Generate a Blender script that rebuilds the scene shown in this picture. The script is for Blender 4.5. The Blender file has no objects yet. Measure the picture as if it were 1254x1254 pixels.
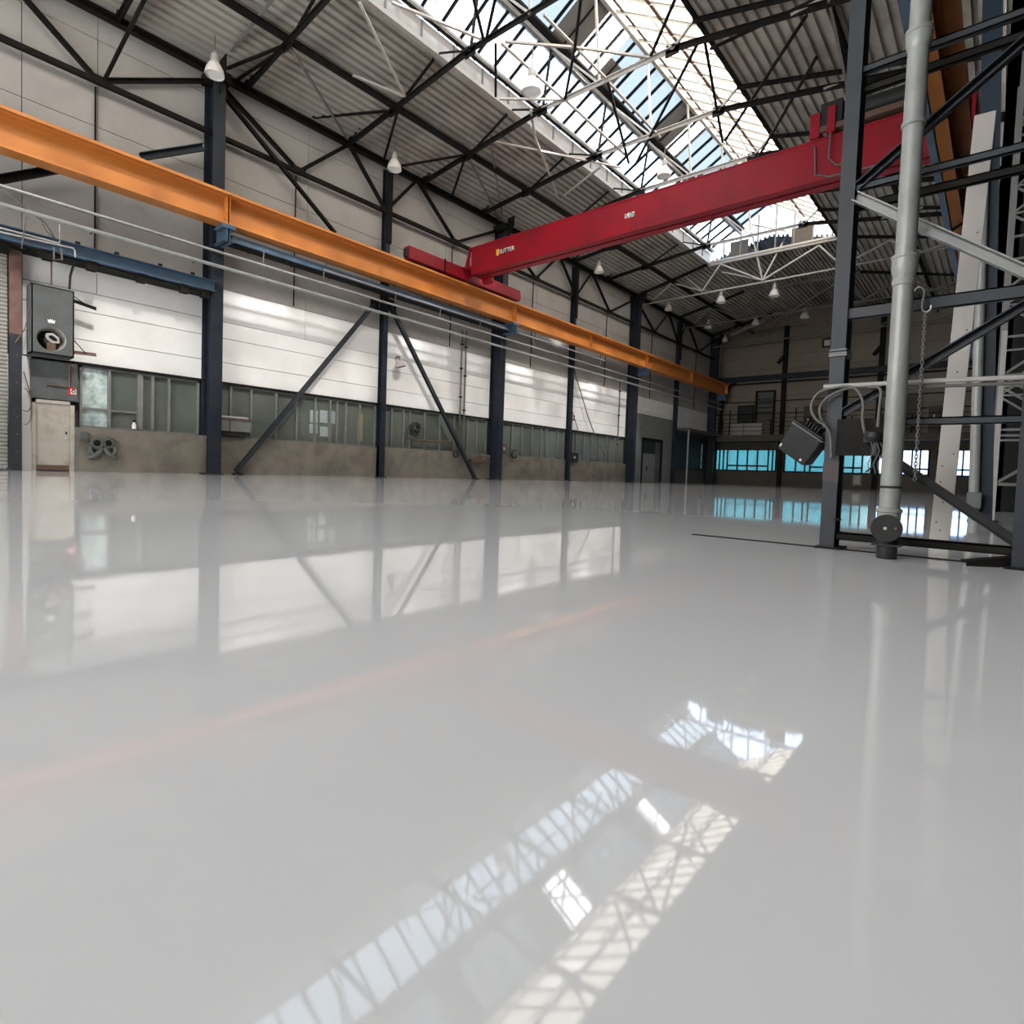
import bpy, math, random
from mathutils import Vector, Matrix
random.seed(7)
SC = bpy.context.scene
COL = SC.collection
V = Vector
PI = math.pi

# ------------------------------------------------------------ mesh building
class MB:
    def __init__(s):
        s.v = []; s.f = []; s.sm = []
    def add(s, vs, fs, smooth=False):
        o = len(s.v)
        s.v += [tuple(v) for v in vs]
        s.f += [[i + o for i in f] for f in fs]
        s.sm += [smooth] * len(fs)
        return s
    def box(s, a, b):
        x0, x1 = sorted((a[0], b[0])); y0, y1 = sorted((a[1], b[1])); z0, z1 = sorted((a[2], b[2]))
        vs = [(x0,y0,z0),(x1,y0,z0),(x1,y1,z0),(x0,y1,z0),(x0,y0,z1),(x1,y0,z1),(x1,y1,z1),(x0,y1,z1)]
        return s.add(vs, [(3,2,1,0),(4,5,6,7),(0,1,5,4),(1,2,6,5),(2,3,7,6),(3,0,4,7)])
    def prof(s, p, q, pts, up=(0,0,1), roll=0.0):
        """extrude a closed 2D outline (side, up) from p to q"""
        p = V(p); q = V(q); d = (q - p).normalized(); u = V(up)
        if abs(d.dot(u)) > 0.98: u = V((0, 1, 0))
        a = d.cross(u).normalized(); b = a.cross(d).normalized()
        if roll:
            R = Matrix.Rotation(roll, 3, d); a = R @ a; b = R @ b
        n = len(pts)
        vs = [p + a*x + b*y for x, y in pts] + [q + a*x + b*y for x, y in pts]
        fs = [(i, (i+1) % n, n + (i+1) % n, n + i) for i in range(n)]
        fs += [tuple(range(n-1, -1, -1)), tuple(range(n, 2*n))]
        return s.add(vs, fs)
    def bar(s, p, q, w, h=None, up=(0,0,1), roll=0.0):
        h = h or w; w /= 2; h /= 2
        return s.prof(p, q, [(-w,-h),(w,-h),(w,h),(-w,h)], up, roll)
    def ibeam(s, p, q, w, h, tf=.02, tw=.015, up=(0,0,1), roll=0.0):
        w /= 2; h /= 2; t = tw/2
        return s.prof(p, q, [(-w,-h),(w,-h),(w,-h+tf),(t,-h+tf),(t,h-tf),(w,h-tf),(w,h),(-w,h),(-w,h-tf),(-t,h-tf),(-t,-h+tf),(-w,-h+tf)], up, roll)
    def chan(s, p, q, w, h, t=.012, up=(0,0,1), roll=0.0):
        """U section, web at -side, open to +side"""
        h /= 2
        return s.prof(p, q, [(0,-h),(w,-h),(w,-h+t),(t,-h+t),(t,h-t),(w,h-t),(w,h),(0,h)], up, roll)
    def ang(s, p, q, w, h, t=.012, up=(0,0,1), roll=0.0):
        return s.prof(p, q, [(-w/2,-h/2),(w/2,-h/2),(w/2,-h/2+t),(-w/2+t,-h/2+t),(-w/2+t,h/2),(-w/2,h/2)], up, roll)
    def tee(s, p, q, w, h, t=.014, up=(0,0,1), roll=0.0):
        w /= 2; h /= 2; k = t/2
        return s.prof(p, q, [(-w,h-t),(-k,h-t),(-k,-h),(k,-h),(k,h-t),(w,h-t),(w,h),(-w,h)], up, roll)
    def tube(s, path, r, n=8, caps=True):
        path = [V(p) for p in path]; m = len(path)
        u = None; vs = []
        for i, p in enumerate(path):
            d = (path[min(i+1, m-1)] - path[max(i-1, 0)]).normalized()
            if u is None:
                u = V((0,0,1)) if abs(d.z) < .9 else V((1,0,0))
            a = d.cross(u).normalized(); u = a.cross(d).normalized()
            rr = r[i] if isinstance(r, (list, tuple)) else r
            for k in range(n):
                t = 2*PI*k/n
                vs.append(p + a*math.cos(t)*rr + u*math.sin(t)*rr)
        fs = [(i*n+k, i*n+(k+1) % n, (i+1)*n+(k+1) % n, (i+1)*n+k) for i in range(m-1) for k in range(n)]
        if caps: fs += [tuple(range(n-1,-1,-1)), tuple(range((m-1)*n, m*n))]
        return s.add(vs, fs, True)
    def lathe(s, c, prof, n=24, axis=(0,0,1)):
        """revolve (radius, height) pairs round an axis through c"""
        d = V(axis).normalized(); c = V(c)
        a = d.orthogonal().normalized(); b = d.cross(a)
        vs = []
        for r_, h in prof:
            for k in range(n):
                t = 2*PI*k/n
                vs.append(c + d*h + (a*math.cos(t) + b*math.sin(t))*max(r_, 1e-4))
        m = len(prof)
        fs = [(i*n+k, i*n+(k+1) % n, (i+1)*n+(k+1) % n, (i+1)*n+k) for i in range(m-1) for k in range(n)]
        return s.add(vs, fs, True)
    def torus(s, c, R_, r_, axis=(1,0,0), n=20, m=8, a0=0, a1=2*PI):
        d = V(axis).normalized(); a = d.orthogonal().normalized(); b = d.cross(a); c = V(c)
        return s.tube([c + (a*math.cos(t) + b*math.sin(t))*R_ for t in [a0 + (a1-a0)*i/n for i in range(n+1)]], r_, m)
    def rbox(s, a, b, M=None, taper=1.0):
        return s.box(a, b)
    def build(s, name, m, parent=None, bevel=0, xf=None, label=None):
        me = bpy.data.meshes.new(name)
        off = V((0,0,0))
        if parent is not None:
            q = parent
            while q is not None:
                off += q.location; q = q.parent
        vs = [V(v) for v in s.v]
        if xf is not None: vs = [xf @ v for v in vs]
        me.from_pydata([v - off for v in vs], [], s.f)
        me.update()
        for p, k in zip(me.polygons, s.sm): p.use_smooth = k
        me.set_sharp_from_angle(angle=math.radians(38))
        me.materials.append(m)
        o = bpy.data.objects.new(name, me); COL.objects.link(o)
        if parent is not None: o.parent = parent
        if bevel:
            mo = o.modifiers.new('bevel', 'BEVEL'); mo.width = bevel; mo.segments = 2; mo.limit_method = 'ANGLE'
        if label: o['label'] = label
        return o

def tag(o, label, cat, group=None):
    o['label'] = label; o['category'] = cat
    if group: o['group'] = group
    return o
def thing(name, label, cat, loc=(0,0,0), group=None):
    o = bpy.data.objects.new(name, None); o.empty_display_size = .1
    COL.objects.link(o); o.location = loc
    return tag(o, label, cat, group)
def struct(o):
    o['kind'] = 'structure'; return o
def copy_tree(o, parent=None):
    c = o.copy(); COL.objects.link(c)
    if parent is not None: c.parent = parent
    for ch in list(o.children): copy_tree(ch, c)
    return c
def text_mesh(name, body, m, size, origin, xdir, ydir, parent, depth=.004):
    cu = bpy.data.curves.new(name, 'FONT'); cu.body = body; cu.size = size; cu.extrude = depth
    cu.align_x = 'CENTER'; cu.align_y = 'CENTER'
    t = bpy.data.objects.new(name + '_tmp', cu); COL.objects.link(t)
    bpy.context.view_layer.update()
    dg = bpy.context.evaluated_depsgraph_get()
    me = bpy.data.meshes.new_from_object(t.evaluated_get(dg))
    bpy.data.objects.remove(t); bpy.data.curves.remove(cu)
    X = V(xdir).normalized(); Y = V(ydir).normalized(); Z = X.cross(Y)
    off = V((0,0,0)); q = parent
    while q is not None:
        off += q.location; q = q.parent
    for v in me.vertices:
        c = v.co.copy(); v.co = V(origin) + X*c.x + Y*c.y + Z*c.z - off
    me.materials.clear(); me.materials.append(m)
    o = bpy.data.objects.new(name, me); COL.objects.link(o); o.parent = parent
    return o
def lerp(a, b, t): return tuple(x + (y-x)*t for x, y in zip(a, b))
def smooth(path, k=6):
    path = [V(p) for p in path]; P_ = [path[0]] + path + [path[-1]]; out = []
    for i in range(1, len(P_) - 2):
        a, b, c, d = P_[i-1], P_[i], P_[i+1], P_[i+2]
        for j in range(k):
            t = j/k
            out.append(.5*((2*b) + (c-a)*t + (2*a - 5*b + 4*c - d)*t*t + (3*b - a - 3*c + d)*t**3))
    return out + [path[-1]]
def add3(a, b): return tuple(x + y for x, y in zip(a, b))

# ------------------------------------------------------------ materials
def mat(name, c, rough=.5, metal=0.0, c2=None, scale=3.0, amt=.5, bump=0.0, bscale=None, spec=.5, coat=0.0, stretch=None, thresh=(.4,.65), detail=6):
    m = bpy.data.materials.new(name); m.use_nodes = True
    nt = m.node_tree; b = nt.nodes['Principled BSDF']
    b.inputs['Roughness'].default_value = rough; b.inputs['Metallic'].default_value = metal
    b.inputs['Specular IOR Level'].default_value = spec
    b.inputs['Coat Weight'].default_value = coat; b.inputs['Coat Roughness'].default_value = .08
    b.inputs['Base Color'].default_value = (*c, 1)
    tc = nt.nodes.new('ShaderNodeTexCoord'); src = tc.outputs['Object']
    if stretch:
        mp = nt.nodes.new('ShaderNodeMapping'); mp.inputs['Scale'].default_value = stretch
        nt.links.new(src, mp.inputs['Vector']); src = mp.outputs['Vector']
    if c2 is not None:
        n = nt.nodes.new('ShaderNodeTexNoise'); n.inputs['Scale'].default_value = scale; n.inputs['Detail'].default_value = detail
        n.inputs['Roughness'].default_value = .65
        nt.links.new(src, n.inputs['Vector'])
        rp = nt.nodes.new('ShaderNodeMapRange'); rp.inputs['From Min'].default_value = thresh[0]; rp.inputs['From Max'].default_value = thresh[1]
        rp.inputs['To Max'].default_value = amt
        nt.links.new(n.outputs['Fac'], rp.inputs['Value'])
        mx = nt.nodes.new('ShaderNodeMix'); mx.data_type = 'RGBA'
        mx.inputs[6].default_value = (*c, 1); mx.inputs[7].default_value = (*c2, 1)
        nt.links.new(rp.outputs['Result'], mx.inputs[0]); nt.links.new(mx.outputs[2], b.inputs['Base Color'])
    if bump:
        n2 = nt.nodes.new('ShaderNodeTexNoise'); n2.inputs['Scale'].default_value = bscale or scale*3; n2.inputs['Detail'].default_value = 3
        nt.links.new(src, n2.inputs['Vector'])
        bp = nt.nodes.new('ShaderNodeBump'); bp.inputs['Strength'].default_value = bump; bp.inputs['Distance'].default_value = .02
        nt.links.new(n2.outputs['Fac'], bp.inputs['Height']); nt.links.new(bp.outputs['Normal'], b.inputs['Normal'])
    return m

def glass(name, tint, haze, haze_col, streak=(1,1,1), gloss=.08, clear=.6, clear_amt=1.0, scale=2.0):
    """old skylight or window glass: part clear, part milky with dirt streaks"""
    m = bpy.data.materials.new(name); m.use_nodes = True
    nt = m.node_tree; nt.nodes.clear()
    out = nt.nodes.new('ShaderNodeOutputMaterial')
    tr = nt.nodes.new('ShaderNodeBsdfTransparent'); tr.inputs['Color'].default_value = (*tint, 1)
    tl = nt.nodes.new('ShaderNodeBsdfTranslucent')
    gl = nt.nodes.new('ShaderNodeBsdfGlossy'); gl.inputs['Roughness'].default_value = .12
    tc = nt.nodes.new('ShaderNodeTexCoord'); mp = nt.nodes.new('ShaderNodeMapping'); mp.inputs['Scale'].default_value = streak
    n = nt.nodes.new('ShaderNodeTexNoise'); n.inputs['Scale'].default_value = scale; n.inputs['Detail'].default_value = 5
    nt.links.new(tc.outputs['Object'], mp.inputs['Vector']); nt.links.new(mp.outputs['Vector'], n.inputs['Vector'])
    rp = nt.nodes.new('ShaderNodeMapRange'); rp.inputs['From Min'].default_value = .35; rp.inputs['From Max'].default_value = .65
    rp.inputs['To Min'].default_value = max(0, haze - .3); rp.inputs['To Max'].default_value = min(1, haze + .3)
    nt.links.new(n.outputs['Fac'], rp.inputs['Value'])
    mx = nt.nodes.new('ShaderNodeMix'); mx.data_type = 'RGBA'
    mx.inputs[6].default_value = (*haze_col, 1); mx.inputs[7].default_value = (*[k*.35 for k in haze_col], 1)
    nt.links.new(n.outputs['Fac'], mx.inputs[0]); nt.links.new(mx.outputs[2], tl.inputs['Color'])
    a = nt.nodes.new('ShaderNodeMixShader'); nt.links.new(rp.outputs['Result'], a.inputs[0])
    nt.links.new(tr.outputs[0], a.inputs[1]); nt.links.new(tl.outputs[0], a.inputs[2])
    b = nt.nodes.new('ShaderNodeMixShader'); b.inputs[0].default_value = gloss
    nt.links.new(a.outputs[0], b.inputs[1]); nt.links.new(gl.outputs[0], b.inputs[2])
    nt.links.new(b.outputs[0], out.inputs['Surface'])
    return m

M = dict(
    navy=mat('navy_steel_paint', (.012,.019,.030), .5, c2=(.028,.027,.025), scale=2.5, amt=.55, spec=.25),
    dark=mat('sooty_steel', (.008,.0075,.007), .7, c2=(.024,.02,.017), scale=4, amt=.5, spec=.15),
    blue=mat('blue_steel_paint', (.055,.10,.155), .42, c2=(.03,.045,.065), scale=2, amt=.6),
    post=mat('grey_blue_post_paint', (.030,.035,.041), .5, c2=(.018,.021,.024), scale=5, amt=.7, spec=.3),
    orange=mat('orange_gloss_paint', (.51,.185,.036), .42, c2=(.40,.135,.03), scale=1.2, amt=.45, coat=.15),
    ochre=mat('ochre_dusty_paint', (.52,.175,.024), .5, c2=(.33,.11,.018), scale=2, amt=.5),
    red=mat('red_crane_paint', (.275,.006,.016), .45, c2=(.15,.010,.015), scale=1.1, amt=.6, spec=.25),
    brown=mat('primer_brown_steel', (.12,.055,.045), .6, c2=(.2,.15,.12), scale=3),
    white=mat('white_panel_paint', (.78,.775,.765), .5, c2=(.60,.58,.55), scale=.7, amt=.35),
    tan=mat('tan_panel_paint', (.235,.195,.15), .6, c2=(.17,.14,.11), scale=.6, amt=.5),
    board=mat('grey_white_board', (.40,.385,.36), .6, c2=(.28,.265,.245), scale=.6, amt=.5),
    gap=mat('joint_filler', (.12,.115,.11), .8),
    concrete=mat('stained_concrete', (.20,.18,.15), .85, c2=(.10,.088,.072), scale=1.1, amt=.75, bump=.25, bscale=14),
    dirty=mat('grimy_concrete', (.10,.09,.08), .8, c2=(.05,.045,.04), scale=2),
    sheet=mat('grey_roof_sheet', (.37,.355,.315), .6, c2=(.15,.115,.085), scale=.5, amt=.75, thresh=(.5,.72), metal=.0),
    deepblue=mat('deep_blue_steel_paint', (.009,.021,.036), .5, c2=(.014,.018,.022), scale=2, spec=.3), maroon=mat('faded_maroon_paint', (.040,.022,.022), .55, c2=(.03,.03,.032), scale=8),
    kerb=mat('dusty_white_kerb_paint', (.36,.345,.335), .6, c2=(.25,.235,.22), scale=1),
    chalk=mat('faded_pale_sheet', (.30,.34,.34), .6, c2=(.16,.19,.18), scale=9), yellowed=mat('yellowed_sheet', (.26,.23,.10), .6, c2=(.16,.16,.11), scale=5),
    pipe=mat('light_grey_pipe_paint', (.27,.28,.265), .42, c2=(.19,.19,.175), scale=6, amt=.6, coat=.15),
    pale=mat('pale_steel_paint', (.40,.385,.36), .5, c2=(.30,.28,.26), scale=4, amt=.6),
    galv=mat('galvanised_steel', (.42,.42,.42), .38, metal=.6, c2=(.25,.25,.25), scale=8),
    grey=mat('grey_cabinet_paint', (.095,.106,.108), .45, c2=(.07,.065,.058), scale=3, amt=.6),
    greyd=mat('dark_grey_housing', (.027,.028,.027), .55, c2=(.018,.018,.017), scale=6, spec=.2),
    door=mat('stained_cream_door', (.42,.39,.335), .55, c2=(.20,.15,.10), scale=2.2, amt=.8, thresh=(.45,.8)),
    pane=mat('grey_green_wired_glass', (.090,.105,.090), .3, c2=(.13,.14,.115), scale=1.1, amt=.6, spec=.6),
    paneclear=mat('bright_reflecting_glass', (.62,.70,.70), .12, c2=(.20,.27,.26), scale=2.6, amt=.9, spec=.8),
    frame=mat('grey_window_frame', (.17,.175,.165), .5, c2=(.10,.095,.085), scale=5),
    black=mat('black_rubber', (.012,.012,.012), .6),
    rust=mat('rusty_iron', (.13,.07,.045), .75, c2=(.06,.045,.04), scale=7),
    rope=mat('grey_cable', (.12,.12,.11), .55),
    enamel=mat('white_enamel', (.72,.70,.66), .35, c2=(.55,.5,.45), scale=6, amt=.5),
    lens=mat('frosted_lamp_glass', (.80,.82,.82), .25, spec=.6),
    plank=mat('pale_painted_steel', (.44,.415,.385), .55, c2=(.42,.38,.34), scale=4, amt=.6),
    signred=mat('sign_red', (.62,.02,.025), .5), signwhite=mat('sign_white', (.80,.80,.77), .5),
    signblack=mat('sign_black', (.015,.015,.02), .5), yellow=mat('sign_yellow', (.75,.42,.03), .5),
    shutter=mat('slatted_shutter', (.30,.29,.27), .5, c2=(.18,.17,.15), scale=3),
    void=mat('unlit_black_wall', (.010,.010,.010), .95, c2=(.018,.017,.016), scale=.8),
    bulkhead=mat('dark_brown_bulkhead', (.085,.07,.055), .75, c2=(.05,.042,.036), scale=1.5),
    chain=mat('steel_chain', (.45,.45,.44), .35, metal=.8),
    glassL=glass('milky_blue_skylight_glass', (.20,.235,.27), .5, (.24,.31,.38), (.3,2.2,.3), .05),
    glassU=glass('sooty_blue_skylight_glass', (.040,.050,.058), .5, (.07,.088,.105), (.3,3.0,.3), .05),
    glassR=glass('milky_cream_skylight_glass', (.38,.37,.355), .72, (.42,.37,.31), (.5,.9,.5), .04),
    glassV=glass('cleaner_vent_glass', (.52,.51,.50), .3, (.42,.40,.36), (.5,.9,.5), .04),
    glassW=glass('cyan_window_glass', (.075,.165,.190), .4, (.16,.29,.32), (1,1,.25), .05),
    glassP=glass('pale_window_glass', (.30,.38,.52), .25, (.4,.45,.55), (1,1,.25), .05),
)

# floor: poured light grey resin, slightly uneven so reflections ripple
def floor_mat():
    m = mat('poured_grey_resin', (.80,.808,.82), .30, c2=(.765,.772,.785), scale=.35, amt=.7, spec=.0, coat=1.0)
    nt = m.node_tree; b = nt.nodes['Principled BSDF']
    b.inputs['Coat Roughness'].default_value = .035
    b.inputs['Coat IOR'].default_value = 1.5
    tc = nt.nodes.new('ShaderNodeTexCoord')
    n = nt.nodes.new('ShaderNodeTexNoise'); n.inputs['Scale'].default_value = 1.6; n.inputs['Detail'].default_value = 3
    nt.links.new(tc.outputs['Object'], n.inputs['Vector'])
    bp = nt.nodes.new('ShaderNodeBump'); bp.inputs['Strength'].default_value = .055; bp.inputs['Distance'].default_value = .012
    nt.links.new(n.outputs['Fac'], bp.inputs['Height']); nt.links.new(bp.outputs['Normal'], b.inputs['Coat Normal'])
    return m
M['floor'] = floor_mat()

YB, YF = -11.0, 52.0          # wall with added light openings behind, far gable wall
CY = [7.98, 21.75, 35.6, 49.9]    # main columns on the wall side
PY = [14.83, 28.45, 42.9]         # slender posts between them
JY = [1.0] + sorted(CY + PY)

struct(MB().box((-20.6, YB, -.2), (3.0, YF + .6, 0)).build('floor', M['floor']))
struct(MB().box((-1.75, 4.16, 0), (1.3, 4.20, .006)).build('trim_1', M['dark']))

# ---- wall with the crane rail: concrete dado, glazing band, white boards
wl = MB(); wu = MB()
for a, b in zip([3.30] + JY[1:], JY[1:] + [YF]):
    mid = 4.95 if a < 4 else (a + b) / 2
    zs = [3.08, 3.72, 4.52, 5.06, 6.12, 7.25, 8.45, 9.72, 11.05, 12.1, 13.0]
    if a > 35: zs = [3.30] + zs[2:] if a < 42 else [4.4] + zs[3:]
    for k, (z0, z1) in enumerate(zip(zs, zs[1:])):
        cuts = [a, b] if z0 < 5.0 else [a, mid, b]
        for y0, y1 in zip(cuts, cuts[1:]):
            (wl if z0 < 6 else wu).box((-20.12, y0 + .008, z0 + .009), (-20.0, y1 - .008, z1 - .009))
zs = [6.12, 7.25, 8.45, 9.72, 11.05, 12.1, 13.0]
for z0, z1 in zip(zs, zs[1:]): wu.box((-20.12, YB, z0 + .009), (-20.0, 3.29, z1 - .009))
wl = struct(wl.build('wall_left', M['white']))
wu.build('upper_boards', M['board'], wl, label='grey white boards above the crane rail')  # upper boards in a greyer colour than the lower ones
bk = MB().box((-20.4, YB, 3.1), (-20.12, YF, 13.0)).box((-20.4, YB, 0), (-20.3, YF, 3.1)).build('backing', M['gap'], wl)
dd = MB()
segs = [(4.52, 7.8), (8.2, 14.7), (14.95, 21.55), (21.95, 28.35), (28.58, 35.4)]
for a, b in segs: dd.box((-20.3, a - (.25 if a > 5 else .0), 0), (-19.93, b + .25, 1.25))
dd.build('dado', M['concrete'], wl)
lg = MB()
for a, b in segs: lg.box((-20.1, a - .1, 3.0), (-19.94, b + .1, 3.08))
lg.build('drip_ledge', M['dark'], wl)

# glazing band, one window per bay between the posts
def band_window(n, a, b, mull, clear=None, rail=None):
    e = struct(thing('window_%d' % n, 'grey green wired glazing band in the wall', 'window', (-20.1, (a+b)/2, 1.25)))
    del e['label']; del e['category']
    f = MB().box((-20.16, a, 1.25), (-20.02, b, 1.31)).box((-20.16, a, 2.95), (-20.02, b, 3.02))
    f.box((-20.16, a, 1.3), (-20.02, a + .06, 3.0)).box((-20.16, b - .06, 1.3), (-20.02, b, 3.0))
    f.build('window_frame', M['frame'], e)
    for y in mull:
        MB().box((-20.14, y - .035, 1.3), (-20.0, y + .035, 2.96)).build('mullion', M['frame'], e)
    if rail:
        for (y0, y1, z) in rail: MB().box((-20.15, y0, z - .03), (-20.01, y1, z + .03)).build('transom', M['frame'], e)
    y0 = clear or a
    MB().box((-20.12, y0, 1.3), (-20.10, b, 2.97)).build('pane', M['pane'], e)
    if clear: MB().box((-20.12, a, 1.3), (-20.10, clear, 2.97)).build('pane', M['paneclear'], e, label='bright reflecting pane with stickers')
    return e
band_window(1, 4.56, 7.75, [5.27, 6.03, 6.10, 6.40, 6.86], 5.27, [(4.56, 5.98, 1.80)])
band_window(2, 8.25, 14.7, [8.75, 9.45, 10.35, 11.15, 11.9, 12.55, 12.85, 13.25, 13.9])
band_window(3, 14.98, 21.5, [15.5, 16.15, 16.5, 17.35, 18.3, 19.2, 20.1, 20.75])
band_window(4, 22.0, 28.3, [22.35, 22.6, 23.45, 24.3, 25.2, 26.0, 26.5, 27.6])
band_window(5, 28.65, 35.3, [29.2, 29.5, 30.4, 31.3, 32.2, 33.1, 33.4, 34.2])

# sheets stuck on the glazing of the second bay
for px0, py0, px1, py1, m_, lab in ((380,502,389,518,'chalk','faded pale sheet on the propped bay glazing, upper row, nearest the first blue column'), (392,502,401,518,'chalk','faded pale sheet on the propped bay glazing, middle of the upper row'),
                       (403,503,412,519,'chalk','faded pale sheet on the propped bay glazing, upper row, nearest the slender post'), (379,519,389,531,'chalk','faded pale sheet on the propped bay glazing, lower row, nearest the first blue column'),
                       (392,522,402,535,'chalk','faded pale sheet on the propped bay glazing, lower row, second one'), (438,505,444,543,'yellowed','tall yellowed strip on the glazing just before the slender post')):
    LK = {380: ((-20.090,11.737,2.490), (-20.090,12.056,2.026)), 392: ((-20.090,12.148,2.533), (-20.090,12.476,2.062)), 403: ((-20.090,12.536,2.542), (-20.090,12.873,2.065)), 379: ((-20.090,11.715,1.965), (-20.090,12.065,1.621)), 438: ((-20.090,13.841,2.577), (-20.090,14.108,1.470))}
    a, b = ((-20.090,12.163,1.910), (-20.090,12.525,1.528)) if py0 == 522 else LK[px0]
    sh = MB().box((-20.099, a[1], b[2]), (-20.09, b[1], a[2])).build('faded_sheet', M[m_])
    tag(sh, lab, 'sheet', 'sheets stuck on the glazing')

# ---- far gable wall
wf = MB()
zs = [4.2, 5.4, 6.6, 7.7, 8.75, 9.9, 11.05, 12.2, 13.4, 14.6]
for z0, z1 in zip(zs, zs[1:]):
    for a, b in ((-20.0, -14.4), (-14.4, -7.4), (-7.4, .6)):
        wf.box((a + .01, YF, z0 + .01), (b - .01, YF + .12, z1 - .01))
wf = struct(wf.build('wall_far', M['tan']))
MB().box((-20.4, YF + .12, 3.2), (3, YF + .3, 17)).box((-20.4, YF, 14.58), (3, YF + .13, 17)).build('backing', M['gap'], wf)
MB().box((-20.4, YF - .03, 0), (3, YF + .3, 1.2)).box((-20.4, YF - .03, 3.12), (3, YF + .3, 4.2)).box((-20.4, YF - .02, 1.2), (-20.0, YF + .3, 3.12)).box((-14.72, YF - .02, 1.2), (-14.13, YF + .3, 3.12)).box((-7.72, YF - .02, 1.2), (-7.38, YF + .3, 3.12)).box((-4.12, YF - .02, 1.2), (-3.68, YF + .3, 3.12)).box((.28, YF - .02, 1.2), (3, YF + .3, 3.12)).build('bulkhead', M['bulkhead'], wf)
def far_window(n, a, b, mull, transoms, g):
    e = struct(thing('window_%d' % n, '', '', ((a+b)/2, YF, 1.2)))
    del e['label']; del e['category']
    f = MB().box((a, YF - .05, 1.2), (b, YF + .1, 1.3)).box((a, YF - .05, 3.05), (b, YF + .1, 3.13))
    f.box((a, YF - .05, 1.2), (a + .12, YF + .1, 3.1)).box((b - .12, YF - .05, 1.2), (b, YF + .1, 3.1))
    f.build('window_frame', M['dark'], e)
    for x in mull: MB().box((x - .05, YF - .04, 1.25), (x + .05, YF + .08, 3.08)).build('mullion', M['dark'], e)
    for (x0, x1) in transoms: MB().box((x0, YF - .045, 1.62), (x1, YF + .09, 1.74)).build('transom', M['dark'], e)
    MB().box((a, YF + .02, 1.25), (b, YF + .04, 3.08)).build('pane', g, e)
far_window(6, -20.0, -14.7, [-19.6, -19.25, -18.9, -18.0, -17.15, -16.3, -15.4, -15.05], [(-18.9, -15.4)], M['glassW'])
far_window(7, -14.15, -7.7, [-13.2, -12.5, -12.1, -11.0, -10.1, -9.7, -9.0, -8.4], [(-12.1, -10.1), (-9.7, -8.4)], M['glassW'])
far_window(8, -7.4, -4.1, [-6.5, -6.1, -5.2, -4.7], [(-6.1, -4.1)], M['glassP'])
far_window(9, -3.7, .3, [-3.0, -2.2, -1.3, -.5], [(-3.7, .3)], M['glassP'])

wb = MB().box((-20.4, YB - .2, 0), (1.3, YB, 3.5)).box((-20.4, YB - .2, 7.5), (1.3, YB, 14))
for a, b in ((-20.4, -18.5), (-13.4, -12.6), (-7.4, -6.6), (-1.5, 1.3)): wb.box((a, YB - .2, 3.5), (b, YB, 7.5))  # unseen openings between these piers, added to let in fill light
struct(wb.build('wall_back', M['white']))
# side wall beyond the right hand runway, lack of light painted near black
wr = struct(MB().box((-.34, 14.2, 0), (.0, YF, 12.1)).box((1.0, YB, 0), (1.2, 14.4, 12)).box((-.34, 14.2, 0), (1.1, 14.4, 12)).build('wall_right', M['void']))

# ---- corrugated roof, two slopes either side of the lantern
def corrugated(x0, z0, x1, z1, y0, y1, pitch=.27, depth=.14):
    n = max(1, int(round(math.hypot(x1-x0, z1-z0) / pitch))); mb = MB(); row = []
    for i in range(n):
        for t, h in ((0, 0), (.56, 0), (.62, 1), (.94, 1)):
            s = (i + t) / n
            row.append((x0 + (x1-x0)*s, z0 + (z1-z0)*s + h*depth))
    row.append((x1, z1))
    m = len(row)
    vs = [(x, y0, z) for x, z in row] + [(x, y1, z) for x, z in row]
    mb.add(vs, [(i, i+1, m+i+1, m+i) for i in range(m-1)])
    return mb
Y_EAVE = 12.98
XL, ZL, XR, ZR = -15.0, 14.15, -7.7, 14.15
struct(corrugated(-20.5, 12.86, XL, ZL, YB, YF + .3).build('ceiling', M['sheet']))
struct(corrugated(XR, ZR, 1.3, 12.0, YB, YF + .3, .36, .12).build('ceiling', M['sheet']))
LANT0, LANT1 = -4.0, 36.4
struct(corrugated(XL, ZL, -11.35, 15.0, LANT1, YF + .3).build('ceiling', M['sheet']))
struct(corrugated(-11.35, 15.0, XR, ZR, LANT1, YF + .3).build('ceiling', M['sheet']))
struct(corrugated(XL, ZL, -11.35, 15.0, YB, LANT0).build('ceiling', M['sheet']))
struct(corrugated(-11.35, 15.0, XR, ZR, YB, LANT0).build('ceiling', M['sheet']))

# ---- glazed roof lantern
RX, RZ = -11.35, 16.85
lt = thing('roof_lantern', 'long glazed ridge skylight with white kerb running down the roof', 'skylight', (RX, 16, 14.1))
kb = MB().box((XL - .04, LANT0, ZL - .06), (XL + .05, LANT1, ZL + .62))
kb.build('kerb', M['kerb'], lt)
for k in range(28):
    y = LANT0 + .7 + k*1.42
    MB().box((XL + .05, y, ZL + .02), (XL + .10, y + .05, ZL + .6)).build('kerb_batten', M['frame'], lt)
MB().box((XL - .02, LANT0, ZL - .16), (XL + .16, LANT1, ZL - .02)).build('kerb_flashing', M['pale'], lt)
MB().box((XR - .06, LANT0, ZR - .10), (XR + .06, LANT1, ZR + .45)).build('kerb', M['dark'], lt, label='dark kerb on the far side')
MB().tube([(XL + .28, LANT0, ZL + .70), (XL + .28, LANT1, ZL + .70)], .07, 8).build('kerb_pipe', M['pale'], lt)
z0 = ZL + .62
def sl(t): return (XL + (RX - XL)*t, z0 + (RZ - z0)*t)
def sr(t): return (XR + (RX - XR)*t, ZR + .45 + (RZ - ZR - .45)*t)
def along(mb, xz, w, h): return mb.bar((xz[0], LANT0, xz[1]), (xz[0], LANT1, xz[1]), w, h)
along(MB(), sl(.50), .62, .10).build('purlin', M['dark'], lt)
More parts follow.
